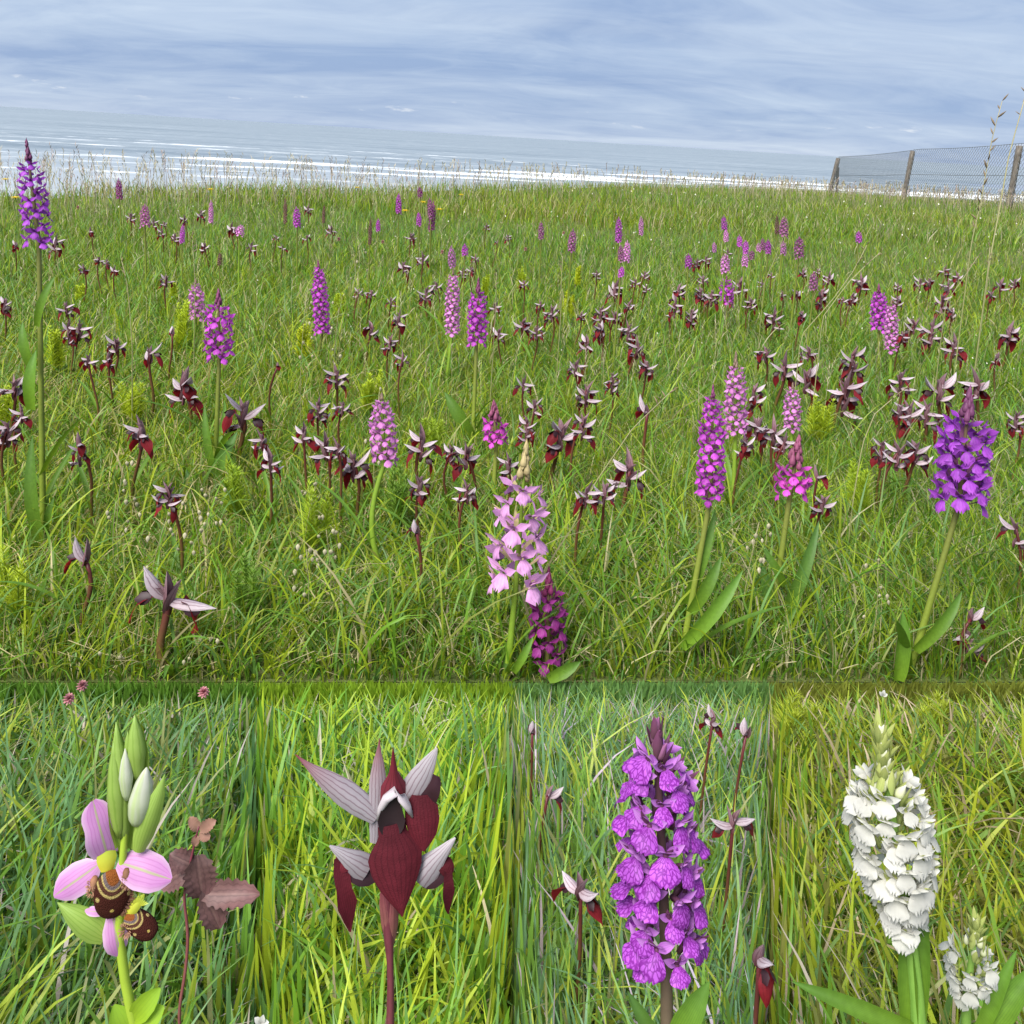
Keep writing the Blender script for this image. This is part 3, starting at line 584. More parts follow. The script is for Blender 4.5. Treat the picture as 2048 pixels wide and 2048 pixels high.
# the many further off
FAR = [('A', 655, 430, 660, 545, 42, 'dark', .34), ('A', 800, 575, 800, 700, 62, 'dull', .36), ('A', 1010, 685, 1005, 790, 34, 'vivid', .3), ('A', 1165, 550, 1165, 680, 32, 'pink', .36), ('A', 1330, 690, 1322, 750, 52, 'pink', .3),
 ('A', 1575, 530, 1575, 680, 26, 'faded', .38), ('A', 1635, 590, 1640, 700, 50, 'vivid', .34), ('A', 1790, 575, 1785, 680, 22, 'faded', .36), ('A', 1215, 840, 1212, 910, 32, 'faded', .26),
 ('B', 545, 515, 545, 625, 40, 'vivid', .36), ('B', 660, 480, 665, 540, 36, 'dark', .4), ('B', 655, 620, 657, 695, 36, 'vivid', .32), ('B', 715, 540, 722, 650, 44, 'dull', .38), ('B', 738, 560, 725, 720, 44, 'dark', .36), ('B', 390, 645, 385, 800, 24, 'faded', .38), ('B', 432, 655, 432, 725, 30, 'vivid', .32),
 ('B', 910, 795, 910, 860, 42, 'vivid', .3), ('B', 1330, 670, 1332, 770, 40, 'dull', .34), ('B', 1508, 710, 1498, 835, 54, 'dull', .38), ('B', 1760, 645, 1758, 785, 46, 'vivid', .38), ('B', 1883, 640, 1883, 745, 34, 'pink', .36), ('B', 1808, 775, 1800, 895, 50, 'pink', .36), ('B', 1770, 800, 1772, 890, 40, 'dull', .35), ('B', 1778, 920, 1770, 975, 42, 'vivid', .34),
 ('C', 275, 640, 278, 720, 40, 'vivid', .38), ('C', 287, 715, 287, 780, 34, 'pink', .34), ('C', 80, 850, 80, 925, 47, 'vivid', .32), ('C', 222, 785, 222, 840, 30, 'pink', .34), ('C', 282, 850, 282, 955, 62, 'pink', .34), ('C', 362, 745, 362, 810, 36, 'vivid', .36), ('C', 397, 775, 395, 850, 40, 'vivid', .36), ('C', 392, 850, 390, 920, 44, 'pink', .32), ('C', 430, 830, 428, 880, 36, 'dull', .3), ('C', 490, 760, 490, 830, 32, 'dull', .36), ('C', 520, 770, 520, 850, 40, 'vivid', .36), ('C', 468, 790, 468, 835, 34, 'pink', .34),
 ('C', 608, 645, 605, 755, 60, 'dull', .42), ('C', 568, 630, 568, 740, 28, 'faded', .42), ('C', 603, 780, 603, 850, 40, 'pink', .36), ('C', 693, 755, 688, 870, 66, 'dull', .4), ('C', 1020, 725, 1020, 785, 42, 'vivid', .32), ('C', 770, 950, 770, 1050, 57, 'dull', .32)]
FT = [mo(*f[:7], H=f[7], leaves=1, group='small spikes scattered in the far meadow') for f in FAR]

# --- tongue orchids
def tongue_flower(seed, hi=False):
    r = random.Random(seed*17+3); nl, nw = (6, 4)
    hood, lip, bract = MB(), MB(), MB(); e = r.uniform(-.15, .75)
    L = .031*r.uniform(.8, 1.15); bk = r.uniform(-.6, .45); hw = .0135*r.uniform(.8, 1.15)
    put(hood, petal(L, hw, BOAT, nl, nw, bk, -.75, r.uniform(-.08, .08)), frame((r.uniform(-.1, .1), math.cos(e), math.sin(e)), (0, -math.sin(e), math.cos(e))), (0, .001, .002), 0)
    put(lip, petal(.037*r.uniform(.8, 1.1), .020*r.uniform(.8, 1.1), HEART, 8, nw, 1.5+r.uniform(-.5, .6), -.45+r.uniform(-.2, .5), r.uniform(-.15, .15), .06, r.uniform(-.6, .6), bendpow=.7, seed=seed), frame((0, .80, -.35), (0, .35, .8)), (0, .010, .0005), 0)
    for s in (-1, 1): put(lip, petal(.013, .010, OVAL, 3, 2, .6, -.4), frame((s*.35, .9, -.3), (s*.8, 0, .6)), (s*.0038, .011, -.0016), 1)
    put(bract, petal(.036*r.uniform(.75, 1.15), .0125, BOAT, 5, 4, r.uniform(-.25, .35), .85), frame((r.uniform(-.2, .2), .30, 1), (0, -1, .3)), (0, .001, -.010), 0)
    return hood, lip, bract
TF = []
for s in range(12):
    h_, l_, b_ = tongue_flower(s); one = MB(); one.merge(h_, mi_off=0); one.merge(l_, mi_off=1); one.merge(b_, mi_off=3)
    TF.append((h_.mesh('hood', ['t_hood']), l_.mesh('lip', ['t_lip', 't_dark']), b_.mesh('bract', ['t_bract']), one.mesh('flower', ['t_hood', 't_lip', 't_dark', 't_bract'])))
NUMA = {1: 'one', 2: 'two', 3: 'three', 4: 'four', 5: 'five', 6: 'six'}
NUMW = {1: 'one flower', 2: 'two flowers', 3: 'three flowers', 4: 'four flowers', 5: 'five flowers', 6: 'six flowers'}
def tongue_orchid(reg, cx, y0, y1, wz, nf=None, H=None, base=None, bud=False, fmax=1.55, jit=1.0):
    r = random.Random(int(cx*13+y0*3)); s = REG[reg][2]; T = px(reg, cx, y0); Bq = px(reg, cx, y1)
    if base is not None:
        G, _ = ground_hit(*px(*base)); G[1] = max(G[1], float(lipy(G[0]))+.008); G[2] = float(gz(G[0], G[1])); dep = (G-CAM)@fwd; top = W(*T, dep); bp = G
    else:
        top, _ = place(*T, H or r.uniform(.165, .20)); dep = (top-CAM)@fwd; bp = np.array([top[0]+r.uniform(-.02, .02), top[1]+r.uniform(0, .02), 0]); bp[1] = max(bp[1], float(lipy(bp[0]))+.01); bp[2] = float(gz(bp[0], bp[1]))
    k = dep/FPX*s/2; wid = wz*k; hgt = (y1-y0)*k
    fs = min(fmax, max(.72, wid/.050))*r.uniform(.92, 1.1) if not bud else min(1.2, max(.5, hgt/.045))
    if nf is None: nf = 1 if bud else max(2, min(6, int(round(1.7+hgt/(.03*fs)*.95+r.uniform(-.3, .6)))))
    t = thing('tongue_orchid', bp, '', 'orchid'); TH.append((t, bp, 'tongue', nf, hgt, bud))
    axtop = top-np.array([0, 0, .030*fs]); low = stem_curve(bp, axtop, 9, r.uniform(-.012, .012), r.uniform(-.006, .006))
    mb = MB(); V, F, UV = tube(low-bp, np.linspace(.0030, .0026, 9)*max(.85, fs), 6); mb.add(V, F, UV); obj('stem', mb.mesh('stem', ['stem_tongue']), t)
    add_leaves(t, low, 2 if dep < 3 else 1, r, LEAVESN, 1.0, 0, .3)
    a = r.choice([0, math.pi])+r.uniform(-.5, .5)*jit-math.pi/2
    span = max(hgt-.045*fs, .008*nf*fs*.8)
    for i in range(nf):
        f = i/max(1, nf-1) if nf > 1 else 0
        p = axtop-bp-np.array([0, 0, span*f*jit*(1 if nf > 1 else 0)]); v = TF[(i*5+int(cx)) % 12]
        ang = a+math.pi*i+r.uniform(-.7, .7)*jit
        if bud: Rm = rotz(r.uniform(0, 6.28))@rotx(.55)*fs
        else: Rm = rotz(ang)@rotx(r.uniform(-.1, .35))*fs*r.uniform(.88, 1.08)
        if dep < 3.2 and not bud:
            fl = obj('flower', v[0], t, Rm, p); fl.name = 'flower'
            obj('lip', v[1], fl); obj('bract', v[2], fl)
        else: obj('flower', v[3], t, Rm, p)
    if not bud:       # bracts of the unopened top
        for q in range(2):
            obj('bract', TF[(q+2) % 6][2], t, rotz(r.uniform(0, 6.28))@rotx(-.1)*fs*.62, axtop-bp+np.array([0, 0, .004]))
    return t
to = tongue_orchid
TA = [(25, 1070, 1160, 90), (310, 730, 830, 95), (85, 770, 800, 40), (500, 695, 730, 35), (722, 605, 650, 55), (905, 660, 690, 30), (895, 700, 745, 50), (850, 648, 675, 50), (965, 725, 770, 35), (1018, 630, 660, 45), (1110, 590, 665, 55), (1280, 660, 690, 70), (1300, 690, 740, 40), (1130, 775, 815, 55), (1390, 770, 820, 65), (545, 850, 890, 45), (590, 865, 897, 45), (632, 905, 935, 45), (462, 895, 945, 30), (918, 945, 1000, 75), (365, 1090, 1170, 90), (380, 1200, 1370, 60), (440, 1190, 1290, 130), (645, 1280, 1370, 120), (825, 1325, 1375, 130), (1700, 570, 615, 50), (1695, 730, 755, 50), (1525, 735, 770, 30), (1830, 680, 710, 55), (1560, 785, 810, 30)]
TB = [(615, 715, 760, 60), (1030, 675, 715, 35), (1150, 730, 770, 35), (575, 865, 945, 80), (680, 825, 910, 85), (700, 1005, 1080, 85), (755, 980, 1040, 65), (900, 915, 990, 45), (950, 905, 945, 50), (325, 1025, 1060, 60), (395, 1030, 1080, 40), (505, 1070, 1125, 65), (395, 1185, 1245, 115), (550, 1145, 1250, 85), (500, 1280, 1380, 90), (1080, 1100, 1160, 65), (1100, 1235, 1310, 80), (1235, 1175, 1250, 90), (1310, 1220, 1330, 85), (1395, 1110, 1240, 90), (1330, 1095, 1140, 50), (970, 845, 870, 35), (1240, 980, 1015, 50), (1640, 930, 970, 35), (1555, 1155, 1200, 50), (1665, 1110, 1220, 90), (1750, 970, 1110, 120), (1745, 1140, 1230, 90), (1660, 1200, 1320, 100), (1820, 1095, 1150, 50), (1820, 1200, 1330, 110), (1590, 1280, 1380, 90), (1870, 1290, 1400, 120), (1855, 970, 1010, 55), (1905, 930, 980, 60), (1915, 1010, 1050, 50)]
TC = [(30, 990, 1060, 80), (15, 1060, 1220, 90), (100, 1130, 1260, 70), (180, 840, 900, 60), (130, 865, 910, 50), (165, 950, 985, 65), (300, 810, 850, 45), (150, 1010, 1120, 90), (215, 1020, 1160, 90), (320, 1010, 1150, 80), (370, 960, 1080, 90), (430, 1075, 1160, 65), (600, 1040, 1080, 50), (560, 1130, 1290, 110), (710, 1145, 1220, 70), (685, 1030, 1080, 70), (715, 920, 950, 50), (795, 920, 945, 35), (860, 940, 1010, 65), (820, 1020, 1170, 75), (1040, 950, 1060, 85), (990, 1045, 1150, 70), (935, 1070, 1130, 40), (1240, 1000, 1050, 35), (1240, 1060, 1130, 70), (1365, 960, 1040, 70), (1415, 965, 1040, 60), (1500, 900, 960, 65), (1570, 935, 990, 70), (1520, 980, 1050, 90), (1490, 1040, 1210, 140), (1540, 1130, 1210, 60), (1335, 1175, 1240, 100), (1435, 1190, 1380, 110), (1560, 1280, 1380, 110), (1265, 1260, 1330, 60), (1860, 1215, 1380, 115), (1810, 970, 1020, 75), (1885, 970, 1040, 60), (1755, 1040, 1070, 50), (515, 1330, 1400, 110), (750, 1330, 1400, 110), (1000, 1330, 1400, 130), (490, 985, 1005, 35), (540, 940, 955, 35)]
TD = [(75, 115, 230, 140), (120, 290, 380, 110), (40, 350, 560, 120), (440, 450, 670, 90), (485, 0, 50, 70), (600, 0, 60, 70), (1015, 80, 280, 190), (1345, 200, 350, 240), (780, 345, 530, 165), (1450, 430, 540, 120), (1495, 540, 650, 80), (930, 690, 860, 155), (1860, 60, 230, 130), (1760, 240, 420, 110), (1895, 250, 360, 80), (1680, 390, 500, 130), (1800, 440, 590, 150), (1870, 470, 600, 120)]
TE = [(160, 510, 700, 180), (540, 400, 550, 165), (700, 500, 650, 80), (785, 480, 600, 150), (530, 660, 820, 140), (790, 700, 860, 90), (1100, 125, 230, 110), (1120, 340, 540, 110), (1020, 550, 640, 80), (1310, 330, 560, 200), (1430, 320, 520, 130), (1450, 150, 300, 140), (1390, 30, 160, 100), (1590, 100, 260, 80), (1780, 30, 140, 100), (1690, 545, 720, 220), (1450, 710, 860, 90), (1550, 700, 860, 120), (430, 0, 50, 70), (1165, 240, 320, 60)]
TFr = [(450, 160, 350, 110), (470, 330, 500, 160), (560, 360, 540, 150), (400, 450, 600, 80), (620, 440, 560, 120), (830, 770, 865, 90), (620, 0, 100, 140), (745, 50, 150, 170), (960, 100, 400, 170), (1000, 0, 100, 160), (1260, 80, 280, 130), (1480, 100, 210, 170), (1310, 240, 400, 150), (1410, 230, 440, 170), (1250, 270, 380, 100), (1690, 90, 270, 170), (1155, 460, 660, 110), (1250, 470, 700, 150), (1345, 450, 640, 150), (1900, 310, 480, 80), (1790, 0, 80, 60)]
for reg, lst in (('A', TA), ('B', TB), ('C', TC), ('D', TD), ('E', TE), ('F', TFr)):
    for q in lst: to(reg, *q)
for reg, q in (('A', (950, 1240, 1320, 45)), ('D', (1535, 50, 110, 60)), ('E', (510, 940, 1060, 80)), ('E', (1785, 260, 410, 80)), ('F', (800, 630, 740, 60)), ('B', (1090, 770, 800, 18))): to(reg, *q, bud=True)
big1 = to('D', 930, 1155, 1530, 430, 2, base=('D', 945, 1820), fmax=1.75, jit=.12); big1['label'] = 'largest meadow tongue orchid, two wide grey hoods spread like wings, alone at the bank edge'
big2 = to('D', 475, 1040, 1240, 105, bud=True, base=('D', 455, 1640)); big2['label'] = 'single pinkish half-open tongue orchid bud on a thin stem over bare thatch'
big3 = to('F', 1650, 1390, 1720, 170, 3, base=('F', 1570, 1825)); big3['label'] = 'mauve-bracted tongue orchid with one drooping flower beside the leaning violet orchid'
big4 = to('F', 1900, 900, 1120, 150, 2, base=('F', 1880, 1500)); big4['label'] = 'tongue orchid with pale hoods standing apart on the outer side of the large violet orchid'
# labels of the rest: their own look, then the findable plant they grow by
FENCE = W(*px('C', 1318, 500), 24.)
LMK = LM+[('the winged tongue orchid', np.array(big1.location))]
def near_phrase(b, me):
    o = sorted((q for q in LMK if np.linalg.norm(q[1]-b) > 1e-6), key=lambda q: np.linalg.norm((q[1]-b)*np.array([1, .45, 0]))); d = np.linalg.norm(o[0][1]-b)
    if d < .3: return 'beside '+o[0][0]+', '+('seaward of it' if b[1] > o[0][1][1]+.03 else 'on its landward side')
    return ('near ' if d < 1.2 else 'well beyond ')+o[0][0]+(' towards ' if d < 1.2 else ' and ')+o[1][0]
CW = {'vivid': 'purple', 'pink': 'pale pink', 'dull': 'dusky mauve', 'dark': 'deep wine-purple', 'faded': 'withered brown', 'violet': 'violet', 'magenta': 'magenta', 'lilac': 'lilac'}
for t, b, kind, a, sz, ex in TH:
    if t['label']: continue
    if kind == 'marsh':
        t['label'] = ('long' if sz > .12 else 'short' if sz < .085 else 'mid-length')+' '+CW[a]+(' thin' if ex < .028 else ' plump' if ex > .05 else '')+' spike '+near_phrase(b, t)
    else:
        t['label'] = ('unopened grey-pink tongue orchid bud ' if ex else ('tall' if sz > .062 else 'middling' if sz > .042 else 'compact')+f' {NUMA[a]}-flowered maroon tongue orchid ')+near_phrase(b, t)
        t['group'] = 'tongue orchids in the meadow'

# ================================================================== FENCE, GRASS STALKS AND SMALL PLANTS OF THE MEADOW
def wood_material():
    m, N, L = nm('weathered_wood'); tc = N.new('ShaderNodeTexCoord'); mp = N.new('ShaderNodeMapping'); mp.inputs['Scale'].default_value = (22, 22, 1.6); L.new(tc.outputs['Object'], mp.inputs[0])
    t = N.new('ShaderNodeTexNoise'); t.inputs['Scale'].default_value = 2; t.inputs['Detail'].default_value = 7; L.new(mp.outputs[0], t.inputs['Vector'])
    r = N.new('ShaderNodeValToRGB'); L.new(t.outputs['Fac'], r.inputs[0]); r.color_ramp.elements[0].position = .3; r.color_ramp.elements[0].color = (.05, .042, .035, 1); r.color_ramp.elements[1].position = .75; r.color_ramp.elements[1].color = (.17, .15, .125, 1)
    p = N.new('ShaderNodeBsdfPrincipled'); p.inputs['Roughness'].default_value = .9; L.new(r.outputs[0], p.inputs['Base Color']); b = N.new('ShaderNodeBump'); b.inputs['Distance'].default_value = .01; L.new(t.outputs['Fac'], b.inputs['Height']); L.new(b.outputs[0], p.inputs['Normal'])
    o = N.new('ShaderNodeOutputMaterial'); L.new(p.outputs[0], o.inputs[0]); return m
M['wood'] = wood_material()
def wire_material():
    m, N, L = nm('galvanised_wire'); p = N.new('ShaderNodeBsdfPrincipled'); p.inputs['Metallic'].default_value = .6; p.inputs['Roughness'].default_value = .5
    tc = N.new('ShaderNodeTexCoord'); t = N.new('ShaderNodeTexNoise'); t.inputs['Scale'].default_value = 8; L.new(tc.outputs['Object'], t.inputs['Vector']); r = N.new('ShaderNodeValToRGB'); L.new(t.outputs['Fac'], r.inputs[0])
    r.color_ramp.elements[0].color = (.16, .17, .18, 1); r.color_ramp.elements[1].color = (.30, .31, .32, 1); L.new(r.outputs[0], p.inputs['Base Color']); o = N.new('ShaderNodeOutputMaterial'); L.new(p.outputs[0], o.inputs[0]); return m
M['wire'] = wire_material()
def build_fence():
    pts = [(px('C', 855, 520), px('C', 907, 322), 31.), (px('C', 1268, 535), px('C', 1318, 283), 24.), (px('C', 1850, 575), px('C', 1908, 255), 19.)]
    B = []; T = []
    for b, t, d in pts:
        bw = W(*b, d); tw = W(*t, d); ax = tw-bw; k = (bw[2]-float(gz(bw[0], bw[1], False)))/max(.2, ax[2]); bw = bw-ax*(k+.1); B.append(bw); T.append(tw)
    B.append(B[2]+(B[2]-B[1])*.85); T.append(T[2]+(T[2]-T[1])*.85)
    B[3][2] = float(gz(B[3][0], B[3][1], False))-.1
    t = thing('wire_fence', B[1], 'weathered wooden posts carrying grey chain-link netting above the sea', 'fence')
    def post(a, b, r, name='post'):
        n = 7; k = np.linspace(0, 1, n); P = a[None]*(1-k)[:, None]+b[None]*k[:, None]; mb = MB(); V, F, UV = tube(P-B[1], r*(1+.05*np.sin(k*9)), 8); mb.add(V, F, UV); o = obj(name, mb.mesh(name, ['wood']), t)
        return o
    for i in range(4): post(B[i], T[i], .068 if i else .075)
    br0 = W(*px('C', 898, 520), 31.3); br1 = W(*px('C', 905, 372), 31.2); br0 = br0-(br1-br0)*.4; post(br0, br1, .05, 'brace_post')
    # netting: two sets of slanting wires between the posts
    sag = lambda f: .04*math.sin(math.pi*f)
    mesh = MB()
    def P(seg, f, h):
        a = B[seg]*(1-f)+B[seg+1]*f; b = T[seg]*(1-f)+T[seg+1]*f; lo = np.array([a[0], a[1], float(gz(a[0], a[1], False))+.03]); lift = (b-a)*.04 if seg else (b-a)*(.04-.02*f)
        return lo*(1-h)+(b+lift-np.array([0, 0, .03*math.sin(math.pi*f)]))*h
    for seg in range(3):
        Ls = np.linalg.norm(B[seg+1]-B[seg]); n = int(Ls/.11); Hh = 1.2; rise = Hh/Ls
        for i in range(-int(Hh/.11), n+1):
            for sg in (0, 1):
                f0, f1 = i/n, i/n+rise
                h0, h1 = 0., 1.
                if f0 < 0: h0 = -f0/rise; f0 = 0
                if f1 > 1: h1 = 1-(f1-1)/rise; f1 = 1
                if h1-h0 < .05: continue
                a, b = (P(seg, f0, h0), P(seg, f1, h1)) if sg == 0 else (P(seg, 1-f0, h0), P(seg, 1-f1, h1))
                V, F, UV = tube([a-B[1], b-B[1]], .0042, 3, False); mesh.add(V, F, UV)
    obj('netting', mesh.mesh('netting', ['wire']), t, kind='stuff')
    for h in (1.0, .5):
        mb = MB(); pp = [P(seg, f, h)-B[1] for seg in range(3) for f in np.linspace(0, 1, 12)[(1 if seg else 0):]]; V, F, UV = tube(pp, .006, 4); mb.add(V, F, UV); obj('strand_wire', mb.mesh('strand_wire', ['wire']), t)
build_fence()

# flowering grass along the far rim: thin stalks with loose panicles (uncountable)
def seed_grass(name, n, y0, y1, hr, label, wmul=1.0, cols=((.46, .40, .28), (.40, .36, .20), (.36, .28, .24)), sel=None):
    x, y = scatter(n, y0, y1, 1.2); ye = np.interp(x, EX, EY); ok = (y > lipy(x)+.05) & (y < ye+.3)
    if sel is not None: ok &= sel(x, y, ye)
    x, y = x[ok], y[ok]; n = len(x); h = U(*hr, n); root = np.stack([x, y, gz(x, y)-.01], -1); d = np.sqrt(x*x+y*y); wd = np.maximum(.0012, d*.00032)*wmul
    cc = np.array(cols)[rng.integers(0, len(cols), n)]*U(.75, 1.2, n)[:, None]; az = U(0, 6.283, n); lean = U(.02, .35, n)
    R = [root]; H = [h]; WD = [wd]; LN = [lean]; AZ = [az]; CC = [cc]
    ld = np.stack([np.cos(az), np.sin(az), np.zeros(n)], -1)
    for k in range(7):                          # spikelets along the top third
        f = .68+.32*k/7; P = root+h[:, None]*(ld*(lean*f**1.8)[:, None]+np.array([0, 0, 1.])*(f*np.sqrt(np.clip(1-(lean*f)**2*.45, .05, 1)))[:, None])
        R.append(P); H.append(h*U(.05, .10, n)); WD.append(wd*U(1.5, 2.6, n)); LN.append(U(.3, 1., n)); AZ.append(U(0, 6.283, n)); CC.append(cc*U(.8, 1.25, n)[:, None])
    root, h, wd, lean, az, cc = (np.concatenate(q) for q in (R, H, WD, LN, AZ, CC))
    me = blades(name, root, h, wd, lean, az, U(-.7, .7, len(h)), cc*.8, cc, 2, 'dry'); o = obj(name, me, kind='stuff'); o['label'] = label; o['category'] = 'grass'
seed_grass('flowering_grass', 7800, 5.5, 40, (.16, .46), 'straw and mauve flowering grass along the far rim of the meadow', sel=lambda x, y, ye: (y > ye-3.5) | (y > 14))
seed_grass('flowering_grass', 1500, 2.2, 14, (.10, .22), 'thin seeding grass scattered through the meadow', .8, ((.42, .38, .24), (.36, .34, .18), (.26, .30, .12)))
def meadow_specks():
    n = 900; x, y = scatter(n, 2.6, 15, 1.2); ok = (y < np.interp(x, EX, EY)) & (rng.uniform(0, 1, n) < np.clip(.35+.9*nz(x, y, 1.1, 2.)+.25*(x/y), .04, 1)); x, y = x[ok], y[ok]; n = len(x)
    root = np.stack([x, y, gz(x, y)+U(.04, .13, n)], -1); c = np.where(U(0, 1, n)[:, None] < .6, np.array([[.70, .68, .58]]), np.array([[.55, .50, .32]])); wd = np.maximum(.003, y*.0011)
    me = blades('small_pale_flowers', root, wd*1.6, wd*1.3, U(.1, .6, n), U(0, 6.28, n), U(-.8, .8, n), c, c, 2, 'dry'); o = obj('small_pale_flowers', me, kind='stuff'); o['label'] = 'tiny pale flowers and seed heads scattered in the meadow grass'; o['category'] = 'flowers'
meadow_specks()

# tall single stalks
M['seedhead'] = leafish('seed_head', petalcol((.16, .11, .07), (.24, .18, .11), noise=.4), .1, .6)
M['paleseed'] = leafish('pale_seed_head', petalcol((.42, .38, .24), (.56, .52, .38), (.30, .26, .15), 4, .5, noise=.4), .3, .55)
M['strawstalk'] = leafish('straw_stalk', petalcol((.26, .29, .09), (.34, .30, .17), noise=.2), .1, .5)
SPK = MB(); put(SPK, egg((0, 0, 0), (0, .003, .018), .0017, 5, 6, .8), np.eye(3), (0, 0, 0)); SPIKELET = SPK.mesh('spikelet', ['seedhead'])
HRT = MB(); put(HRT, egg((0, 0, 0), (0, .0, -.008), .0028, 7, 7, .75), np.diag([1., .5, 1.]), (0, 0, 0)); HEARTSEED = HRT.mesh('seed_head', ['paleseed'])
def tall_stalk(pts, dep, label, nsp, head=.35, r0=.0016, spk=1.0, name='tall_grass_stalk'):
    P = np.array([W(*p, dep) for p in pts]); foot = P[0].copy(); foot[2] = float(gz(foot[0], foot[1])); P = np.concatenate([[foot], P]) if P[0][2]-foot[2] > .01 else P
    d = np.concatenate([[0], np.cumsum(np.linalg.norm(np.diff(P, axis=0), axis=1))]); s = np.linspace(0, d[-1], 16); Q = np.stack([np.interp(s, d, P[:, i]) for i in range(3)], -1)
    t = thing(name, foot, label, 'grass stalk', 'single tall grass stalks'); mb = MB(); V, F, UV = tube(Q-foot, np.linspace(r0*1.3, r0*.6, 16), 5); mb.add(V, F, UV); obj('stalk', mb.mesh('stalk', ['strawstalk']), t)
    rr = random.Random(nsp+int(pts[0][0]))
    for k in range(nsp):
        f = 1-head*(k/nsp); c = np.array([np.interp(f*d[-1], d, P[:, i]) for i in range(3)])-foot; a = rr.uniform(0, 6.28)
        obj('spikelet', SPIKELET, t, rotz(a)@rotx(-rr.uniform(.25, .9))*spk*rr.uniform(.8, 1.2), c)
    return t
tall_stalk([px('C', 1640, 800), px('C', 1698, 540), px('C', 1760, 190), px('C', 1812, 5)], 2.6, 'tall oat-like grass stalk with dark nodding spikelets, crossing the wire fence', 16, .45, .0017, 1.5)
tall_stalk([px('C', 1740, 900), px('C', 1790, 640), px('C', 1850, 300), px('C', 1945, -40)], 2.4, 'bare tall grass stem leaning past the last fence post', 3, .1, .0022, 1.0)
for q, dp, lab in ((('A', [(730, 1370), (715, 1150), (700, 1000), (672, 890)]), 1.9, 'dark sedge stem with a black spike beside the vivid purple orchid'), (('A', [(1075, 1050), (1072, 900), (1060, 750)]), 2.2, 'thin dark sedge stem rising from behind the pale pink-purple spike'), (('C', [(700, 1300), (870, 1110), (1000, 930), (1065, 800)]), 2.1, 'long dark rush stem slanting over the crowded tongue orchids'),
    (('C', [(820, 1200), (960, 1010), (1050, 920), (1140, 840)]), 2.2, 'second slanting rush stem with a drooping brown tip'), (('B', [(1440, 1180), (1442, 1000), (1450, 860)]), 2.3, 'upright dark plantain stem near the dusky far spike'), (('B', [(1083, 1100), (1080, 1040), (1085, 950)]), 2.0, 'dark sedge tip standing between two tongue orchids'), (('C', [(500, 1000), (560, 870), (610, 740)]), 3.0, 'dark leaning sedge stem among the far purple spikes'),
    (('F', [(990, 820), (1040, 520), (1110, 350), (1290, 200)]), 1.5, 'arching straw stem curving between the tongue orchid crowds'), (('E', [(1250, 1200), (1500, 720), (1700, 430), (1920, 220)]), 1.5, 'long straw stem leaning across the gap by the white-hooded tongue orchid'), (('C', [(1680, 860), (1600, 980), (1500, 1120)][::-1]), 2.2, 'leaning rush stem near the tall oat-like grass'), (('C', [(1725, 1000), (1735, 900), (1745, 810)]), 2.4, 'short upright brown stem beside the bare tall stem')):
    tall_stalk([px(q[0], *p) for p in q[1]], dp, lab, 5, .12, .0011, .7, 'sedge_stem')
# quaking grass: thin stalks with hanging heart-shaped heads
def quaking(reg, x, y, dep, n, label, spread=.05):
    top = W(*px(reg, x, y), dep); r = random.Random(int(x+y*3)); foot = np.array([top[0]+r.uniform(-.02, .02), max(top[1], float(lipy(top[0]))+.01), 0]); foot[2] = float(gz(foot[0], foot[1])); top[1] = foot[1]
    t = thing('quaking_grass', foot, label, 'grass stalk', 'quaking grass in the near meadow'); mb = MB(); V, F, UV = tube(stem_curve(foot, top, 9, r.uniform(-.01, .01))-foot, np.linspace(.0008, .0004, 9), 5); mb.add(V, F, UV)
    H = []
    for k in range(n):
        f = 1-.45*k/n; c = (top-foot)*f; a = r.uniform(0, 6.28); e = c+np.array([math.cos(a)*r.uniform(.3, 1)*spread*.5, math.sin(a)*spread*.4, r.uniform(-.004, .018)]); m_ = (c+e)/2+np.array([0, 0, .006]); V, F, UV = tube([c, m_, e], .0003, 3, False); mb.add(V, F, UV); H.append(e)
    obj('stalk', mb.mesh('stalk', ['strawstalk']), t)
    for e in H: obj('seed_head', HEARTSEED, t, rotx(r.uniform(-.4, .4))*r.uniform(.75, 1.2), e)
for i, (reg, x, y, dep, n, lab) in enumerate([('D', 680, 640, 1.3, 8, 'pale quaking grass heads beside the tongue orchid on a crooked stem'), ('D', 640, 840, 1.25, 6, 'sparse pale quaking grass heads over brown thatch'), ('D', 920, 930, 1.2, 7, 'large cream quaking grass heads in front of the small tongue orchid'), ('D', 1160, 760, 1.3, 10, 'dense buff quaking grass cluster by the broad dark orchid leaf'), ('D', 1060, 880, 1.25, 6, 'grey quaking grass heads hanging by the broad leaf'), ('D', 1740, 760, 1.4, 9, 'quaking grass heads over a feathery green tuft'), ('D', 1800, 990, 1.25, 8, 'white quaking grass heads over the feathery tuft'), ('D', 1690, 1100, 1.2, 9, 'buff quaking grass heads standing before bare thatch'), ('D', 1080, 1640, 1.12, 5, 'blurred cream quaking grass heads near the largest tongue orchid'), ('D', 560, 1740, 1.1, 5, 'buff quaking grass heads at the bank edge'),
    ('F', 470, 950, 1.25, 9, 'upright quaking grass with yellow heads beside the half-open magenta orchid'), ('F', 1220, 1330, 1.15, 7, 'white fluffy quaking grass heads beside the large folded leaf'), ('A', 1690, 1090, 1.9, 9, 'white quaking grass heads around the slim purple column orchid'), ('A', 1870, 1150, 1.9, 7, 'white quaking grass heads out from the slim purple column orchid'), ('B', 330, 830, 2.6, 8, 'cream quaking grass heads in open mid meadow'), ('F', 1590, 1230, 1.5, 6, 'pale round seed heads behind the large violet orchid'), ('E', 300, 230, 1.45, 8, 'cream round heads over the bent-stemmed lilac orchid')]): quaking(reg, x, y, dep, n, lab)

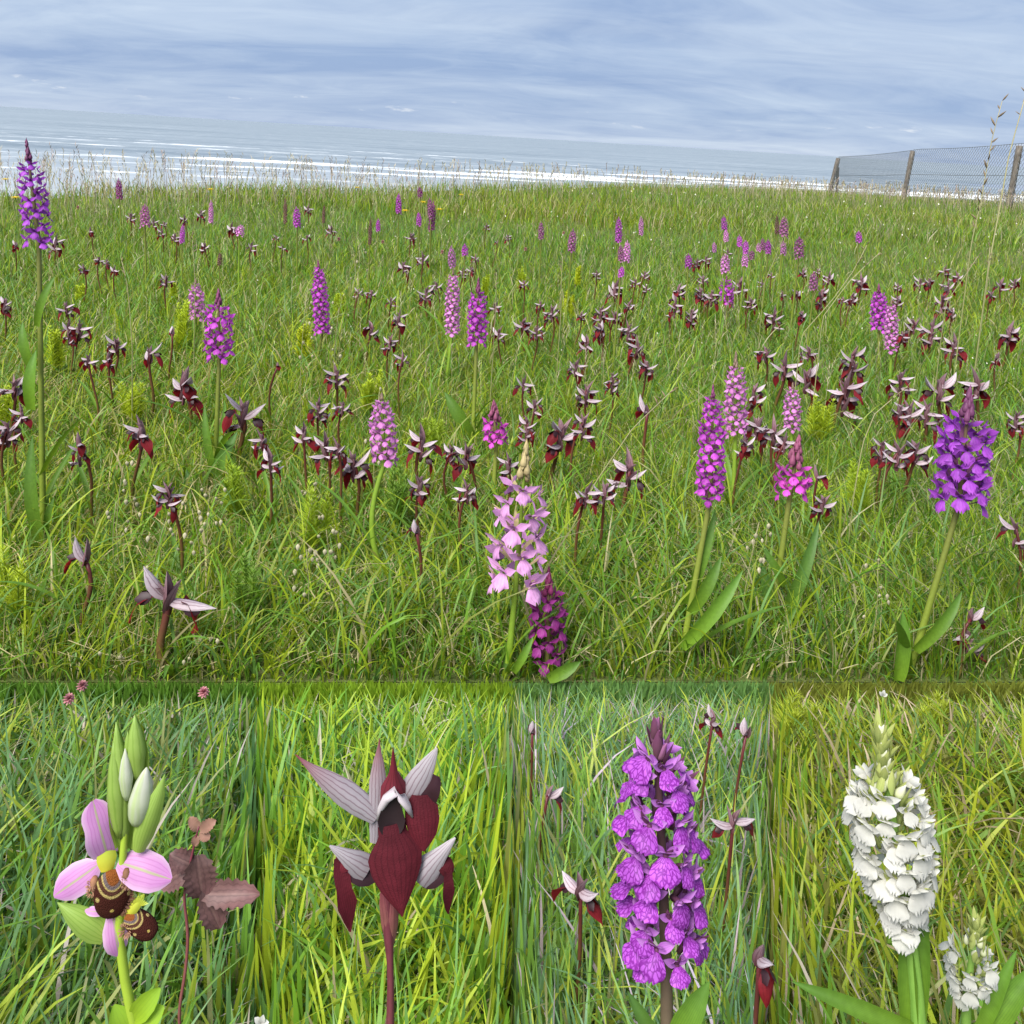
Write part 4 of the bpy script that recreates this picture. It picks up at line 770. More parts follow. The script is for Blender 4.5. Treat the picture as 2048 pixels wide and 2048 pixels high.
# horsetail tufts: feathery yellow-green whorls
M['horsetail'] = leafish('horsetail', attrcol, .4, .45, (1.1, 1.05, .6), .3)
def horsetail(reg, x, y0, y1, wz, label, col=(.50, .62, .04), dep=None, ledge=False):
    s = REG[reg][2]; r = np.random.default_rng(int(x*3+y0)); B_ = px(reg, x, y1); G, _ = ground_hit(B_[0], B_[1]+(34 if not ledge else 0))
    if ledge: G = hit(*B_, -.04); G[2] = float(tz(G[0], G[1]))
    G[1] = max(G[1], float(lipy(G[0]))+.01) if not ledge else G[1]; dp = (G-CAM)@fwd; h = (y1-y0)*s/2*dp/FPX+(17*dp/FPX if not ledge else 0); wd = wz*s/2*dp/FPX
    t = thing('horsetail', G, label, 'horsetail', 'yellow-green horsetail tufts'); mb = MB(); nst = 8
    roots = []
    for k in range(nst):
        b = np.array([r.uniform(-.22, .22)*wd, r.uniform(-.22, .22)*wd, 0]); tp = b+np.array([r.uniform(-.2, .2)*wd, r.uniform(-.2, .2)*wd, h*r.uniform(.7, 1)]); V, F, UV = tube([b, (b+tp)/2, tp], [.0014, .0012, .0006], 5); 
        m1 = MB(); m1.add(V, F, UV); obj('stem', m1.mesh('stem', ['stem_green']), t); lv = np.repeat(np.linspace(.3, 1, 12), 9); P = b+(tp-b)*lv[:, None]; roots.append((P, lv))
    P = np.concatenate([q[0] for q in roots]); lv = np.concatenate([q[1] for q in roots]); n = len(P); L = wd*.42*(1.15-lv)*r.uniform(.7, 1.2, n)+.006; c = np.array(col)*r.uniform(.75, 1.2, n)[:, None]
    me = blades('branches', P, L, np.full(n, max(.0011, dp*.0011)), r.uniform(.55, .95, n), r.uniform(0, 6.283, n), r.uniform(-.9, .9, n), c*.8, c, 3, 'horsetail'); obj('branches', me, t, kind='stuff')
for i, q in enumerate([('D', 740, 190, 370, 200, 'round horsetail tuft behind a tongue orchid on a crooked stem'), ('D', 80, 1080, 1480, 260, 'largest horsetail tuft, bright green, at the bank edge'), ('D', 1730, 740, 1120, 260, 'tall horsetail tuft standing under quaking grass heads', (.42, .56, .04)), ('D', 40, 180, 420, 150, 'horsetail tuft at the foot of the tallest violet orchid'), ('A', 960, 1010, 1090, 80, 'small horsetail tuft behind the vivid purple orchid pair'), ('A', 1000, 1110, 1360, 170, 'upright horsetail beside the pale pink-purple spike'), ('A', 1675, 1205, 1400, 110, 'round bright horsetail touching the slim purple column orchid', (.58, .66, .03)), ('A', 450, 1020, 1080, 80, 'small horsetail tuft in open grass'), ('A', 300, 1260, 1480, 140, 'horsetail tuft near grey drooping tongue orchids'),
    ('B', 1480, 1050, 1150, 80, 'round yellow horsetail behind slender tongue orchids', (.58, .66, .03)), ('B', 1527, 920, 975, 55, 'tiny yellow horsetail in the far grass', (.58, .66, .03)), ('B', 1220, 930, 1010, 60, 'tiny green horsetail beside a lone tongue orchid'), ('B', 1015, 965, 1040, 60, 'small horsetail behind the plump violet-purple spike'), ('B', 210, 1060, 1160, 90, 'small horsetail beside the slim purple column'), ('E', 380, 640, 960, 230, 'dark green horsetail beside the bent-stemmed lilac orchid', (.18, .32, .04)), ('E', 590, 370, 560, 170, 'horsetail behind the tongue orchid with spread hoods', (.36, .5, .04)), ('E', 250, 110, 320, 150, 'horsetail behind the bent-stemmed lilac orchid'), ('F', 760, 700, 1000, 240, 'horsetail around the single unopened bud', (.42, .56, .04)), ('F', 1000, 620, 900, 260, 'broad horsetail between the tongue orchid crowds', (.42, .56, .04)), ('F', 780, 250, 480, 170, 'horsetail beside the small pink spike'), ('D', 1300, 620, 900, 220, 'horsetail beside the broad leaf of the vivid purple orchid', (.36, .5, .04)), ('D', 1380, 1150, 1480, 260, 'low dark horsetail over thatch', (.18, .32, .04))]): horsetail(*q)

# yellow and pink small flowers
M['yellow'] = leafish('yellow_petals', petalcol((.75, .50, .01), (.80, .62, .02), noise=.15), .3, .5)
M['clover'] = leafish('clover_petals', petalcol((.34, .10, .12), (.52, .24, .26), noise=.4), .3, .55)
def small_flower(name, reg, x, y, H, rad, mat, label, cat, grp, dome=False):
    top, _ = place(*px(reg, x, y), H); foot = np.array([top[0], top[1], float(gz(top[0], top[1]))]); t = thing(name, foot, label, cat, grp); mb = MB(); V, F, UV = tube(stem_curve(foot, top, 5, .01)-foot, .0016, 5); mb.add(V, F, UV); obj('stem', mb.mesh('stem', ['stem_green']), t)
    hd = MB(); r = random.Random(int(x))
    for k in range(34 if dome else 22):
        a = k*2.4; e = (1-k/34)*1.5-.1 if dome else .15+.5*(k % 3)/3; e = 1.4-(k/34)*2.0 if dome else e
        put(hd, petal(rad, rad*.34, OVAL, 2, 1, .3, .2), frame((math.cos(a)*math.cos(e), math.sin(a)*math.cos(e), math.sin(e)), (0, 0, 1)), (0, 0, 0))
    obj('flower_head', hd.mesh('flower_head', [mat]), t, None, top-foot)
for i, (reg, x, y, H, lab) in enumerate([('A', 30, 440, .40, 'yellow daisy-like flower beside the tallest violet orchid, higher of two'), ('A', 85, 540, .33, 'yellow flower low beside the tallest violet orchid'), ('A', 1160, 495, .38, 'lone yellow flower above a thin pink spike'), ('B', 315, 485, .38, 'bright yellow flower on the meadow rim by withered spikes'), ('B', 890, 525, .36, 'bright yellow flower in open far grass beyond the dusky double spike'), ('B', 680, 565, .36, 'yellow flower touching the wine-purple spike'), ('B', 770, 605, .33, 'yellow flower on the outer side of the dusky double spike'), ('B', 580, 612, .33, 'yellow flower at the foot of a thin purple spike')]): small_flower('yellow_flower', reg, x, y, H, .019, 'yellow', lab, 'flower', 'yellow flowers in the far meadow')
for reg, x, y, H, lab in [('A', 430, 595, .25, 'reddish clover head in far grass near a compact tongue orchid'), ('B', 215, 770, .2, 'pink clover head in open grass'), ('B', 457, 785, .2, 'pink clover head below a small purple spike'), ('B', 785, 840, .2, 'pink clover head beside two small pink spikes'), ('B', 1455, 735, .24, 'pink clover head beside the dusky far spike'), ('A', 1870, 770, .2, 'red clover head in the open beyond the slim purple column'), ('B', 1245, 825, .19, 'dull red clover head alone in grass')]: small_flower('clover_flower', reg, x, y, H, .012, 'clover', lab, 'clover', 'clover heads in the far meadow', True)

# broad leaves that stand out by themselves belong to the orchids they sheathe
def big_leaf(t, base, tip, wpx, reg, dep_add=0., mat='leaf', arch=.12, cup=.35, prof=STRAP, name='leaf', face=(0, -1, .35)):
    o = np.array(t.location); d = (o-CAM)@fwd+dep_add; b = W(*px(reg, *base), d); e = W(*px(reg, *tip), d); y = e-b; L = np.linalg.norm(y); mb = MB(); put(mb, petal(L, wpx*REG[reg][2]/2*d/FPX, prof, 12, 6, 0, cup, 0, 0, 0, arch=arch), frame(y, face), b-o); obj(name, mb.mesh(name, [mat]), t)
by = {t['label'][:24]: t for t, *_ in TH}
def find(s): return next(t for t, *_ in TH if t['label'].startswith(s))
tl = find('tallest marsh'); big_leaf(tl, (205, 1250), (305, 970), 48, 'A', -.02); big_leaf(tl, (175, 1480), (125, 1225), 55, 'A', -.02); big_leaf(tl, (175, 330), (200, 0), 70, 'D', -.03); big_leaf(tl, (240, 1120), (180, 470), 75, 'D', -.03, arch=.1); big_leaf(tl, (260, 1000), (300, 810), 40, 'D', -.03)
vp = find('vivid purple marsh'); big_leaf(vp, (1170, 760), (1310, 450), 75, 'D', -.02, 'leafdk'); big_leaf(vp, (1165, 1000), (1030, 660), 85, 'D', -.06, 'leafdk'); big_leaf(vp, (1190, 700), (1130, 300), 45, 'D', -.02)
tp_ = find('long purple spike on'); big_leaf(tp_, (40, 1640), (380, 1215), 80, 'F', -.02); big_leaf(tp_, (90, 1450), (260, 1140), 70, 'F', -.02); big_leaf(tp_, (60, 1400), (230, 880), 60, 'F', .02)
ho = find('half-open orchid'); big_leaf(ho, (545, 1560), (800, 940), 75, 'F', -.02, 'leafdk'); big_leaf(ho, (540, 1560), (480, 1170), 80, 'F', .01, 'leafdk'); big_leaf(ho, (610, 1300), (490, 1090), 45, 'F', -.02); big_leaf(ho, (400, 1780), (700, 1370), 45, 'F', -.05)
lv = find('largest violet'); big_leaf(lv, (1235, 1825), (1262, 1440), 85, 'F', -.03, cup=.6, arch=.05); big_leaf(lv, (1330, 1660), (1590, 1330), 70, 'F', -.02)
dm = find('dark magenta orchid'); big_leaf(dm, (1230, 1815), (1410, 1720), 70, 'E', -.03)
sm = find('short magenta'); big_leaf(sm, (890, 1100), (680, 880), 70, 'E', -.05); big_leaf(sm, (890, 1000), (970, 880), 60, 'E', -.03)
cp = find('plump violet-purple'); big_leaf(cp, (810, 480), (660, 230), 70, 'E', 0.); big_leaf(cp, (810, 520), (880, 480), 55, 'E', 0.)
bl = find('pale lilac-pink spike on'); big_leaf(bl, (350, 1340), (385, 1210), 50, 'E', 0.); big_leaf(bl, (350, 1600), (205, 1380), 45, 'E', 0.)
sp = find('pale lilac orchid'); big_leaf(sp, (1040, 1780), (1150, 1580), 45, 'E', -.02)

# ================================================================== THE CLOSE-UP ORCHIDS ON THE LEDGE
class Close:
    """a plant built piece by piece from where its pieces show, at its own distance; S = metres per photo unit there"""
    def __init__(s, reg, depth, footpx, name, label, cat='orchid', lean=0.0):
        s.reg, s.d = reg, depth; s.S = depth*REG[reg][2]/2/FPX
        f = W(*px(reg, *footpx), depth); f[2] = float(tz(f[0], f[1])); s.o = f; s.t = thing(name, f, label, cat)
    def p(s, x, y, dz=0.):
        P = W(*px(s.reg, x, y), s.d); t = CAM-P; t = t/np.linalg.norm(t); return P+t*dz*s.S-s.o
    def toward(s, x, y): t = CAM-W(*px(s.reg, x, y), s.d); return t/np.linalg.norm(t)
    def petal(s, a, b, wd, prof, nl=10, nw=6, dz0=0., dz1=0., arch=0., cup=0., side=0., ruffle=0., twist=0., lobe=0., tilt=0., mb=None, mi=0, bend=0., seed=0):
        A = s.p(*a, dz0); B = s.p(*b, dz1); n = s.toward((a[0]+b[0])/2, (a[1]+b[1])/2); y = B-A; L = np.linalg.norm(y)
        Rm = frame(y, n)
        if tilt: c, q = math.cos(tilt), math.sin(tilt); Rm = Rm@np.array([[c, 0, q], [0, 1, 0], [-q, 0, c]])
        mb = mb or MB(); put(mb, petal(L, wd*s.S, prof, nl, nw, bend, cup, side, ruffle, twist, 1., seed, lobe, arch), Rm, A, mi); return mb
    def add(s, name, mb, mats, parent=None, label=None): return obj(name, mb.mesh(name, mats), parent or s.t, label=label)
    def stem(s, pts, radii, mat, name='stem', ns=10):
        P = np.array([s.p(*q) for q in pts]); ext = P[0]*1.0; ext = np.array([0, 0, 0.])
        P = np.concatenate([[ext], [P[0]*.5+ext*.5+np.array([0, 0, .0])], P]); radii = [radii[0]*1.1, radii[0]*1.05]+list(radii)
        d = np.concatenate([[0], np.cumsum(np.linalg.norm(np.diff(P, axis=0), axis=1))]); q = np.linspace(0, d[-1], 34)
        Q = np.stack([np.interp(q, d, P[:, i]) for i in range(3)], -1); R = np.interp(q, d, np.array(radii)*s.S)
        for _ in range(2): Q[1:-1] = (Q[:-2]+2*Q[1:-1]+Q[2:])/4
        mb = MB(); V, F, UV = tube(Q, R, ns); mb.add(V, F, UV); return s.add(name, mb, [mat])

# ---- bee orchid
M['bee_sepal'] = leafish('bee_sepal', petalcol((.56, .28, .52), (.52, .22, .50), (.42, .15, .38), 9, .5, edge=(.66, .46, .62), noise=.12, mid=(.36, .42, .16)), .35, .45, (1.05, .95, 1.05), .25)
M['bee_bud'] = leafish('bee_bud', petalcol((.30, .43, .08), (.30, .45, .10), (.19, .32, .04), 7, .6, noise=.12), .35, .42, (1.1, 1.05, .6), .35)
M['bee_white'] = leafish('bee_white_bud', petalcol((.48, .55, .34), (.58, .58, .52), (.38, .48, .22), 5, .5, noise=.1, mid=(.45, .56, .25)), .35, .45)
M['bee_col'] = leafish('bee_column', petalcol((.52, .46, .04), (.40, .50, .06), noise=.15), .25, .3)
M['bee_fur'] = leafish('bee_fur', petalcol((.22, .10, .05), (.42, .24, .15), noise=.4), .1, .7)
M['bee_fringe'] = leafish('bee_fringe', petalcol((.05, .018, .010), (.16, .07, .035), noise=.4), .1, .7)
def bee_lip_mat():
    def fn(N, L):
        uv = N.new('ShaderNodeUVMap'); s = N.new('ShaderNodeSeparateXYZ'); L.new(uv.outputs[0], s.inputs[0]); u, v = s.outputs[0], s.outputs[1]
        m = lambda op, a, b=None, c=False: mathn(N, L, op, a, b, c)
        x = m('SUBTRACT', u, .5)
        tcx = N.new('ShaderNodeTexCoord'); t = N.new('ShaderNodeTexNoise'); t.inputs['Scale'].default_value = 900; L.new(tcx.outputs['Object'], t.inputs['Vector']); wob = m('MULTIPLY', m('SUBTRACT', t.outputs['Fac'], .5), .035)
        def ell(cx, cy, ax, ay):                    # ellipse distance, 1 on its rim
            return m('ADD', m('SQRT', m('ADD', m('POWER', m('DIVIDE', m('SUBTRACT', x, cx), ax), 2.), m('POWER', m('DIVIDE', m('SUBTRACT', v, cy), ay), 2.))), wob)
        def lt(a, b, soft=.04):
            k = N.new('ShaderNodeMapRange'); L.new(a, k.inputs[0]); k.inputs[1].default_value = b-soft; k.inputs[2].default_value = b+soft; k.inputs[3].default_value = 1; k.inputs[4].default_value = 0; return k.outputs[0]
        def over(c, f, col):
            g = N.new('ShaderNodeMixRGB'); L.new(f, g.inputs[0]); L.new(c, g.inputs[1]); g.inputs[2].default_value = (*col, 1); return g.outputs[0]
        g0 = N.new('ShaderNodeRGB'); g0.outputs[0].default_value = (.045, .012, .008, 1); c = g0.outputs[0]
        cream = (.36, .28, .10); red = (.16, .035, .015); grey = (.13, .10, .10); orange = (.20, .065, .016)
        c = over(c, m('MULTIPLY', lt(ell(0, .0, .47, .50), 1.0, .02), m('SUBTRACT', 1., lt(ell(0, -.02, .425, .46), 1.0, .02))), cream)     # outer cream W
        c = over(c, lt(ell(0, -.02, .42, .455), 1.0, .02), (.075, .03, .02))
        c = over(c, lt(ell(0, -.02, .33, .38), 1.0, .02), cream)
        c = over(c, lt(ell(0, -.02, .29, .345), 1.0, .02), grey)
        c = over(c, lt(ell(0, -.02, .21, .27), 1.0, .05), orange)
        for cx in (-.40, .40): c = over(c, lt(ell(cx, .50, .05, .05), 1.0, .2), cream)
        c = over(c, lt(ell(.03, .76, .05, .035), 1.0, .3), (.42, .32, .08))
        return c
    return leafish('bee_lip', fn, .0, .85, None, .08, bump=(2600, 1.0, .0008))
M['bee_lip'] = bee_lip_mat()
def dome(cl, c, rx, ry, rz, dirdown=(0, -1), ns=22, nl=20, dz=0.):
    """the inflated lip: a half egg bulging towards the viewer, v runs from throat to tip"""
    C0 = cl.p(*c, dz); n = cl.toward(*c); yv = cl.p(c[0]+dirdown[0]*10, c[1]-dirdown[1]*10, dz)-C0; Rm = frame(yv, n)
    th = np.linspace(0, np.pi, nl+1); ph = np.linspace(-np.pi/2, np.pi/2, ns+1); T, P_ = np.meshgrid(th, ph, indexing='ij')
    sh = np.sin(T)**.75; x = rx*sh*np.sin(P_); y = -ry*np.cos(T); z = rz*sh*np.cos(P_)
    V = np.stack([x, y, z], -1).reshape(-1, 3)*cl.S; UV = np.stack([.5+np.sin(P_)*.5*np.clip(sh, .0, 1), (1-np.cos(T))/2], -1).reshape(-1, 2); k = ns+1
    F = [(i*k+j, i*k+j+1, (i+1)*k+j+1, (i+1)*k+j) for i in range(nl) for j in range(ns)]; mb = MB(); mb.add(V@Rm.T+C0, F, UV); return mb
def fur(cl, c, r, n, ln, mb=None, seed=0, dzf=36):
    mb = mb or MB(); rr = np.random.default_rng(seed); nrm = cl.toward(*c)
    for _ in range(n):
        d = rr.normal(size=3); d /= np.linalg.norm(d)
        if d@nrm < -.2: d = -d
        P = cl.p(*c, dzf)+d*np.array([1, 1, 1])*r*cl.S; put(mb, petal(ln*cl.S, 3.2*cl.S, LANCE, 2, 1), frame(d+rr.normal(size=3)*.35, nrm), P)
    return mb
def bee_orchid():
    c = Close('P', .30, (520, 1600), 'bee_orchid', 'bee orchid with three pink sepals and furry brown lip below pale green buds')
    c.stem([(535, 1420), (505, 1240), (462, 1130), (438, 1010), (440, 900), (455, 760), (470, 620), (478, 500), (485, 380)], [20, 19, 18, 18, 17, 15, 13, 12, 8], 'stem_bee')
    # open flower
    fl = c.add('flower', c.petal((404, 655), (362, 443), 150, interp([(0, .62), (.15, .8), (.35, .82), (.55, .68), (.75, .72), (.9, .55), (1, .12)]), 14, 8, 8, 30, .10, -.15, -.04, .03), ['bee_sepal']); fl.name = 'flower'
    c.add('sepal', c.petal((372, 688), (205, 814), 118, OVAL, 14, 8, 6, 30, .08, -.2, .03, .02), ['bee_sepal'], fl)
    c.add('sepal', c.petal((445, 680), (650, 738), 132, OVAL, 14, 8, 6, 30, .08, -.2, .03, .02), ['bee_sepal'], fl)
    col = c.petal((405, 715), (400, 625), 70, interp([(0, .6), (.25, .85), (.5, 1), (.8, .9), (1, .55)]), 8, 8, 22, 14, .05, -.3); c.add('column', col, ['bee_col'], fl)
    lip = c.add('lip', dome(c, (428, 796), 68, 90, 34, (-.02, -1), dz=14), ['bee_lip'], fl)
    rim = MB(); rr = np.random.default_rng(4)
    for k in range(260):
        a = rr.uniform(-.25, math.pi+.25); q = rr.uniform(.86, 1.0); x, y = 428+66*q*math.cos(a), 800+84*q*math.sin(a); c.petal((x, y), (x+13*math.cos(a)+rr.normal()*4, y+13*math.sin(a)+rr.normal()*4), 3.0, LANCE, 2, 1, 22-18*(q-.86)/.14, 24, mb=rim)
    c.add('lip_fringe', rim, ['bee_fringe'], fl)
    for x, y, sd in ((350, 772, 1), (483, 742, 2)):
        mb = MB(); put(mb, egg(c.p(x+(8 if sd == 1 else -6), y-38, 34), c.p(x, y+34, 34), 15*c.S, 10, 8), np.eye(3), (0, 0, 0)); fur(c, (x, y-10), 15, 110, 13, mb, sd, 26); fur(c, (x, y+14), 15, 110, 13, mb, sd+20, 26); c.add('side_lobe', mb, ['bee_fur'], fl)
    # withered second flower below
    f2 = c.add('flower', c.petal((425, 880), (455, 1030), 92, interp([(0, .5), (.3, .95), (.6, 1), (.85, .75), (1, .25)]), 12, 8, -6, 14, .12, -.3, .04, .03), ['bee_sepal'], label='second flower hanging half hidden under the open one')
    c.add('lip', dome(c, (532, 915), 42, 68, 26, (.75, -.55), dz=10), ['bee_lip'], f2); c.add('side_lobe', fur(c, (478, 935), 16, 90, 20, None, 5), ['bee_fur'], f2)
    c.add('column', c.petal((465, 905), (545, 800), 40, OVAL, 6, 5, 0, 14, .1, -.4), ['bee_col'], f2); c.add('sepal', c.petal((395, 870), (320, 862), 34, OVAL, 6, 4, 0, 8, .1), ['bee_sepal'], f2)
    fu = MB(); 
    for k in range(7): c.petal((500+k*4, 860-k*4), (525+k*6, 800+k*6), 16, LANCE, 4, 2, 4, 20, .1, .2, mb=fu)
    c.add('withered_petals', fu, ['bee_col'], f2)
    # buds and bracts
    c.add('bract', c.petal((398, 962), (216, 832), 92, BOAT, 14, 8, -14, 4, .10, .55), ['bee_bud'])
    for k, (a, b, wd, dz, m_) in enumerate([((470, 600), (438, 150), 80, -6, 'bee_bud'), ((452, 585), (428, 225), 72, 12, 'bee_bud'), ((478, 445), (472, 250), 52, 30, 'bee_white'), ((520, 370), (508, 125), 72, -6, 'bee_bud'), ((486, 300), (482, 186), 30, -10, 'bee_bud')]):
        mb = MB(); A, B = c.p(*a, dz), c.p(*b, dz); n = 10; q = np.linspace(0, 1, n); P = A[None]*(1-q)[:, None]+B[None]*q[:, None]; V, F, UV = tube(P, wd/2*c.S*np.interp(q, [0, .15, .45, .75, .92, 1], [.3, .72, 1, .66, .2, .03]), 12); mb.add(V, F, UV); c.add('bud', mb, [m_])
        if m_ == 'bee_bud': c.add('bract', c.petal((a[0]+6, a[1]+30), (b[0]+4, b[1]-8), wd*1.08, BOAT, 12, 6, dz-wd*.3, dz-8, -.05, .8), ['bee_bud'])
    mb = MB(); A, B = c.p(516, 535, 18), c.p(553, 322, 12); q = np.linspace(0, 1, 12); V, F, UV = tube(A[None]*(1-q)[:, None]+B[None]*q[:, None], 45*c.S*np.interp(q, [0, .12, .4, .7, .92, 1], [.45, .8, 1, .75, .3, .05]), 12); mb.add(V, F, UV); c.add('bud', mb, ['bee_white'], label='white-striped bud about to open')
    c.add('bract', c.petal((520, 645), (606, 345), 78, BOAT, 14, 6, 20, 26, .06, -.5, .05), ['bee_bud'])
    # leaves at the foot
    c.add('leaf', c.petal((500, 1275), (605, 1155), 80, OVAL, 10, 6, 6, 20, .1, .35), ['bee_leaf']); c.add('leaf', c.petal((505, 1310), (620, 1225), 90, OVAL, 10, 6, 14, 26, .08, .3), ['bee_leaf']); c.add('leaf', c.petal((490, 1370), (430, 1218), 95, OVAL, 10, 6, 8, 22, .1, .35), ['bee_leaf'])
bee_orchid()

# ---- lone tongue orchid
M['s_hood'] = leafish('grey_hood', petalcol((.27, .235, .26), (.42, .385, .41), (.10, .035, .055), 5, .55, noise=.12), .2, .5)
M['s_tipred'] = leafish('grey_hood_red_tip', petalcol((.34, .305, .335), (.20, .022, .04), (.10, .03, .05), 5, .55, noise=.12, power=3.), .2, .5)
M['s_maroon'] = leafish('maroon_hood', petalcol((.15, .022, .034), (.11, .008, .016), (.05, .006, .01), 6, .6, noise=.15), .15, .5)
M['s_lip'] = leafish('maroon_lip', petalcol((.060, .008, .013), (.105, .012, .020), (.040, .005, .009), 9, .55, noise=.45), .08, .7, (1.6, 1, 1), .12, bump=(1500, .6, .0004))
M['s_black'] = leafish('dark_throat', petalcol((.012, .006, .008), (.018, .008, .010), noise=.2), 0, .6)
M['s_white'] = leafish('white_hood_rim', petalcol((.50, .46, .48), (.46, .41, .44), (.40, .30, .33), 7, .35, noise=.1), .2, .5)
def lone_tongue():
    c = Close('P', .40, (1470, 1650), 'tongue_orchid', 'lone tongue orchid with flared grey sepals and big maroon heart-shaped lip')
    c.stem([(1470, 1420), (1472, 1290), (1474, 1180), (1478, 1090), (1473, 1020), (1462, 930), (1458, 800), (1465, 700), (1468, 600)], [17, 16, 14, 12, 14, 22, 19, 14, 10], 'stem_red')
    ov = MB(); 
    for a, b, wd, dz in (((1475, 1010), (1446, 760), 50, 14), ((1470, 1015), (1484, 770), 54, 10)): c.petal(a, b, wd, OVAL, 10, 6, 0, dz, .06, -.8, mb=ov)
    c.add('ovary', ov, ['stem_red'])
    # back sepals
    f = c.add('flower', c.petal((1422, 515), (1132, 252), 92, interp([(0, .55), (.2, .95), (.4, 1), (.62, .7), (.8, .32), (.92, .12), (1, .04)]), 16, 6, 0, 20, .04, -.55, -.06), ['s_tipred'], label='front flower with the heart-shaped lip')
    c.add('sepal', c.petal((1418, 610), (1440, 212), 66, interp([(0, .7), (.3, .95), (.6, 1), (.78, .6), (.9, .2), (1, .04)]), 14, 6, -24, -14, .03, -.4, -.02), ['s_tipred'], f)
    c.add('sepal', c.petal((1522, 470), (1640, 243), 100, interp([(0, .8), (.25, 1), (.5, .85), (.75, .55), (.92, .25), (1, .05)]), 14, 6, -16, -4, .04, -.35, .04), ['s_hood'], f)
    c.add('hood', c.petal((1488, 470), (1483, 246), 130, interp([(0, 1), (.2, .86), (.4, .52), (.55, .26), (.75, .14), (1, .02)]), 14, 8, 22, 30, .02, -.8), ['s_maroon'], f)
    wr = MB(); q = np.array([c.p(1424, 522, 24), c.p(1436, 478, 34), c.p(1458, 440, 42), c.p(1488, 416, 46), c.p(1516, 436, 42), c.p(1538, 470, 34), c.p(1556, 510, 24)]); V, F, UV = tube(q, np.array([4, 12, 17, 20, 18, 14, 4])*c.S, 10); wr.add(V, F, UV); c.add('hood_rim', wr, ['s_white'], f)
    c.add('throat', c.petal((1478, 425), (1477, 580), 108, interp([(0, .2), (.3, .7), (.6, .95), (.85, .8), (1, .4)]), 10, 8, 30, 34, -.02, .3), ['s_black'], f)
    c.add('lip', c.petal((1478, 540), (1524, 884), 204, interp([(0, .5), (.13, .54), (.22, .80), (.34, 1), (.5, .92), (.68, .66), (.82, .38), (.92, .16), (1, .03)]), 20, 12, 38, 74, .05, -.28, .02, .012, lobe=0.), ['s_lip'], f)
    # second flower behind: dark hood and lip
    f2 = c.add('flower', c.petal((1560, 480), (1640, 348), 118, interp([(0, .8), (.4, 1), (.7, .8), (.9, .5), (1, .2)]), 10, 6, -14, -6, .03, -.2, .05, .05), ['t_dark'], label='flower behind, showing its lip from the side')
    c.add('lip', c.petal((1590, 428), (1588, 640), 130, interp([(0, .55), (.2, .95), (.45, 1), (.7, .78), (.9, .35), (1, .05)]), 14, 8, 4, 20, .06, -.25, -.05), ['s_lip'], f2)
    # lower flowers, left and right
    f3 = c.add('flower', c.petal((1392, 712), (1243, 618), 100, interp([(0, 1), (.3, .85), (.6, .5), (.85, .25), (1, .06)]), 12, 6, 0, 26, .05, -.6), ['s_hood'], label='lower flower with a twisted hanging lip')
    c.add('throat', c.petal((1420, 742), (1300, 690), 90, OVAL, 8, 6, -12, 0, .02, -.2), ['t_dark'], f3)
    lm_ = MB(); c.petal((1330, 660), (1262, 700), 70, OVAL, 8, 6, 4, 16, .08, -.3, mb=lm_); c.petal((1285, 660), (1292, 948), 82, interp([(0, .6), (.2, .75), (.4, .7), (.6, 1), (.8, .65), (.93, .25), (1, .04)]), 20, 6, 12, 20, .05, .15, -.10, .07, .7, mb=lm_); c.add('lip', lm_, ['s_lip'], f3)
    f4 = c.add('flower', c.petal((1572, 752), (1718, 588), 110, interp([(0, 1), (.3, .85), (.6, .5), (.85, .25), (1, .06)]), 12, 6, 0, 22, .05, -.6), ['s_hood'], label='lower flower turned sideways')
    c.add('throat', c.petal((1590, 765), (1690, 700), 74, OVAL, 8, 6, -12, 0, .02, -.2), ['t_dark'], f4)
    l4 = MB(); c.petal((1668, 660), (1700, 735), 60, OVAL, 8, 6, 4, 12, .08, -.3, mb=l4); c.petal((1690, 700), (1702, 874), 50, interp([(0, .6), (.25, .7), (.55, 1), (.8, .7), (1, .06)]), 14, 5, 10, 14, .05, .15, .06, .07, .7, mb=l4); c.add('lip', l4, ['s_lip'], f4)
lone_tongue()

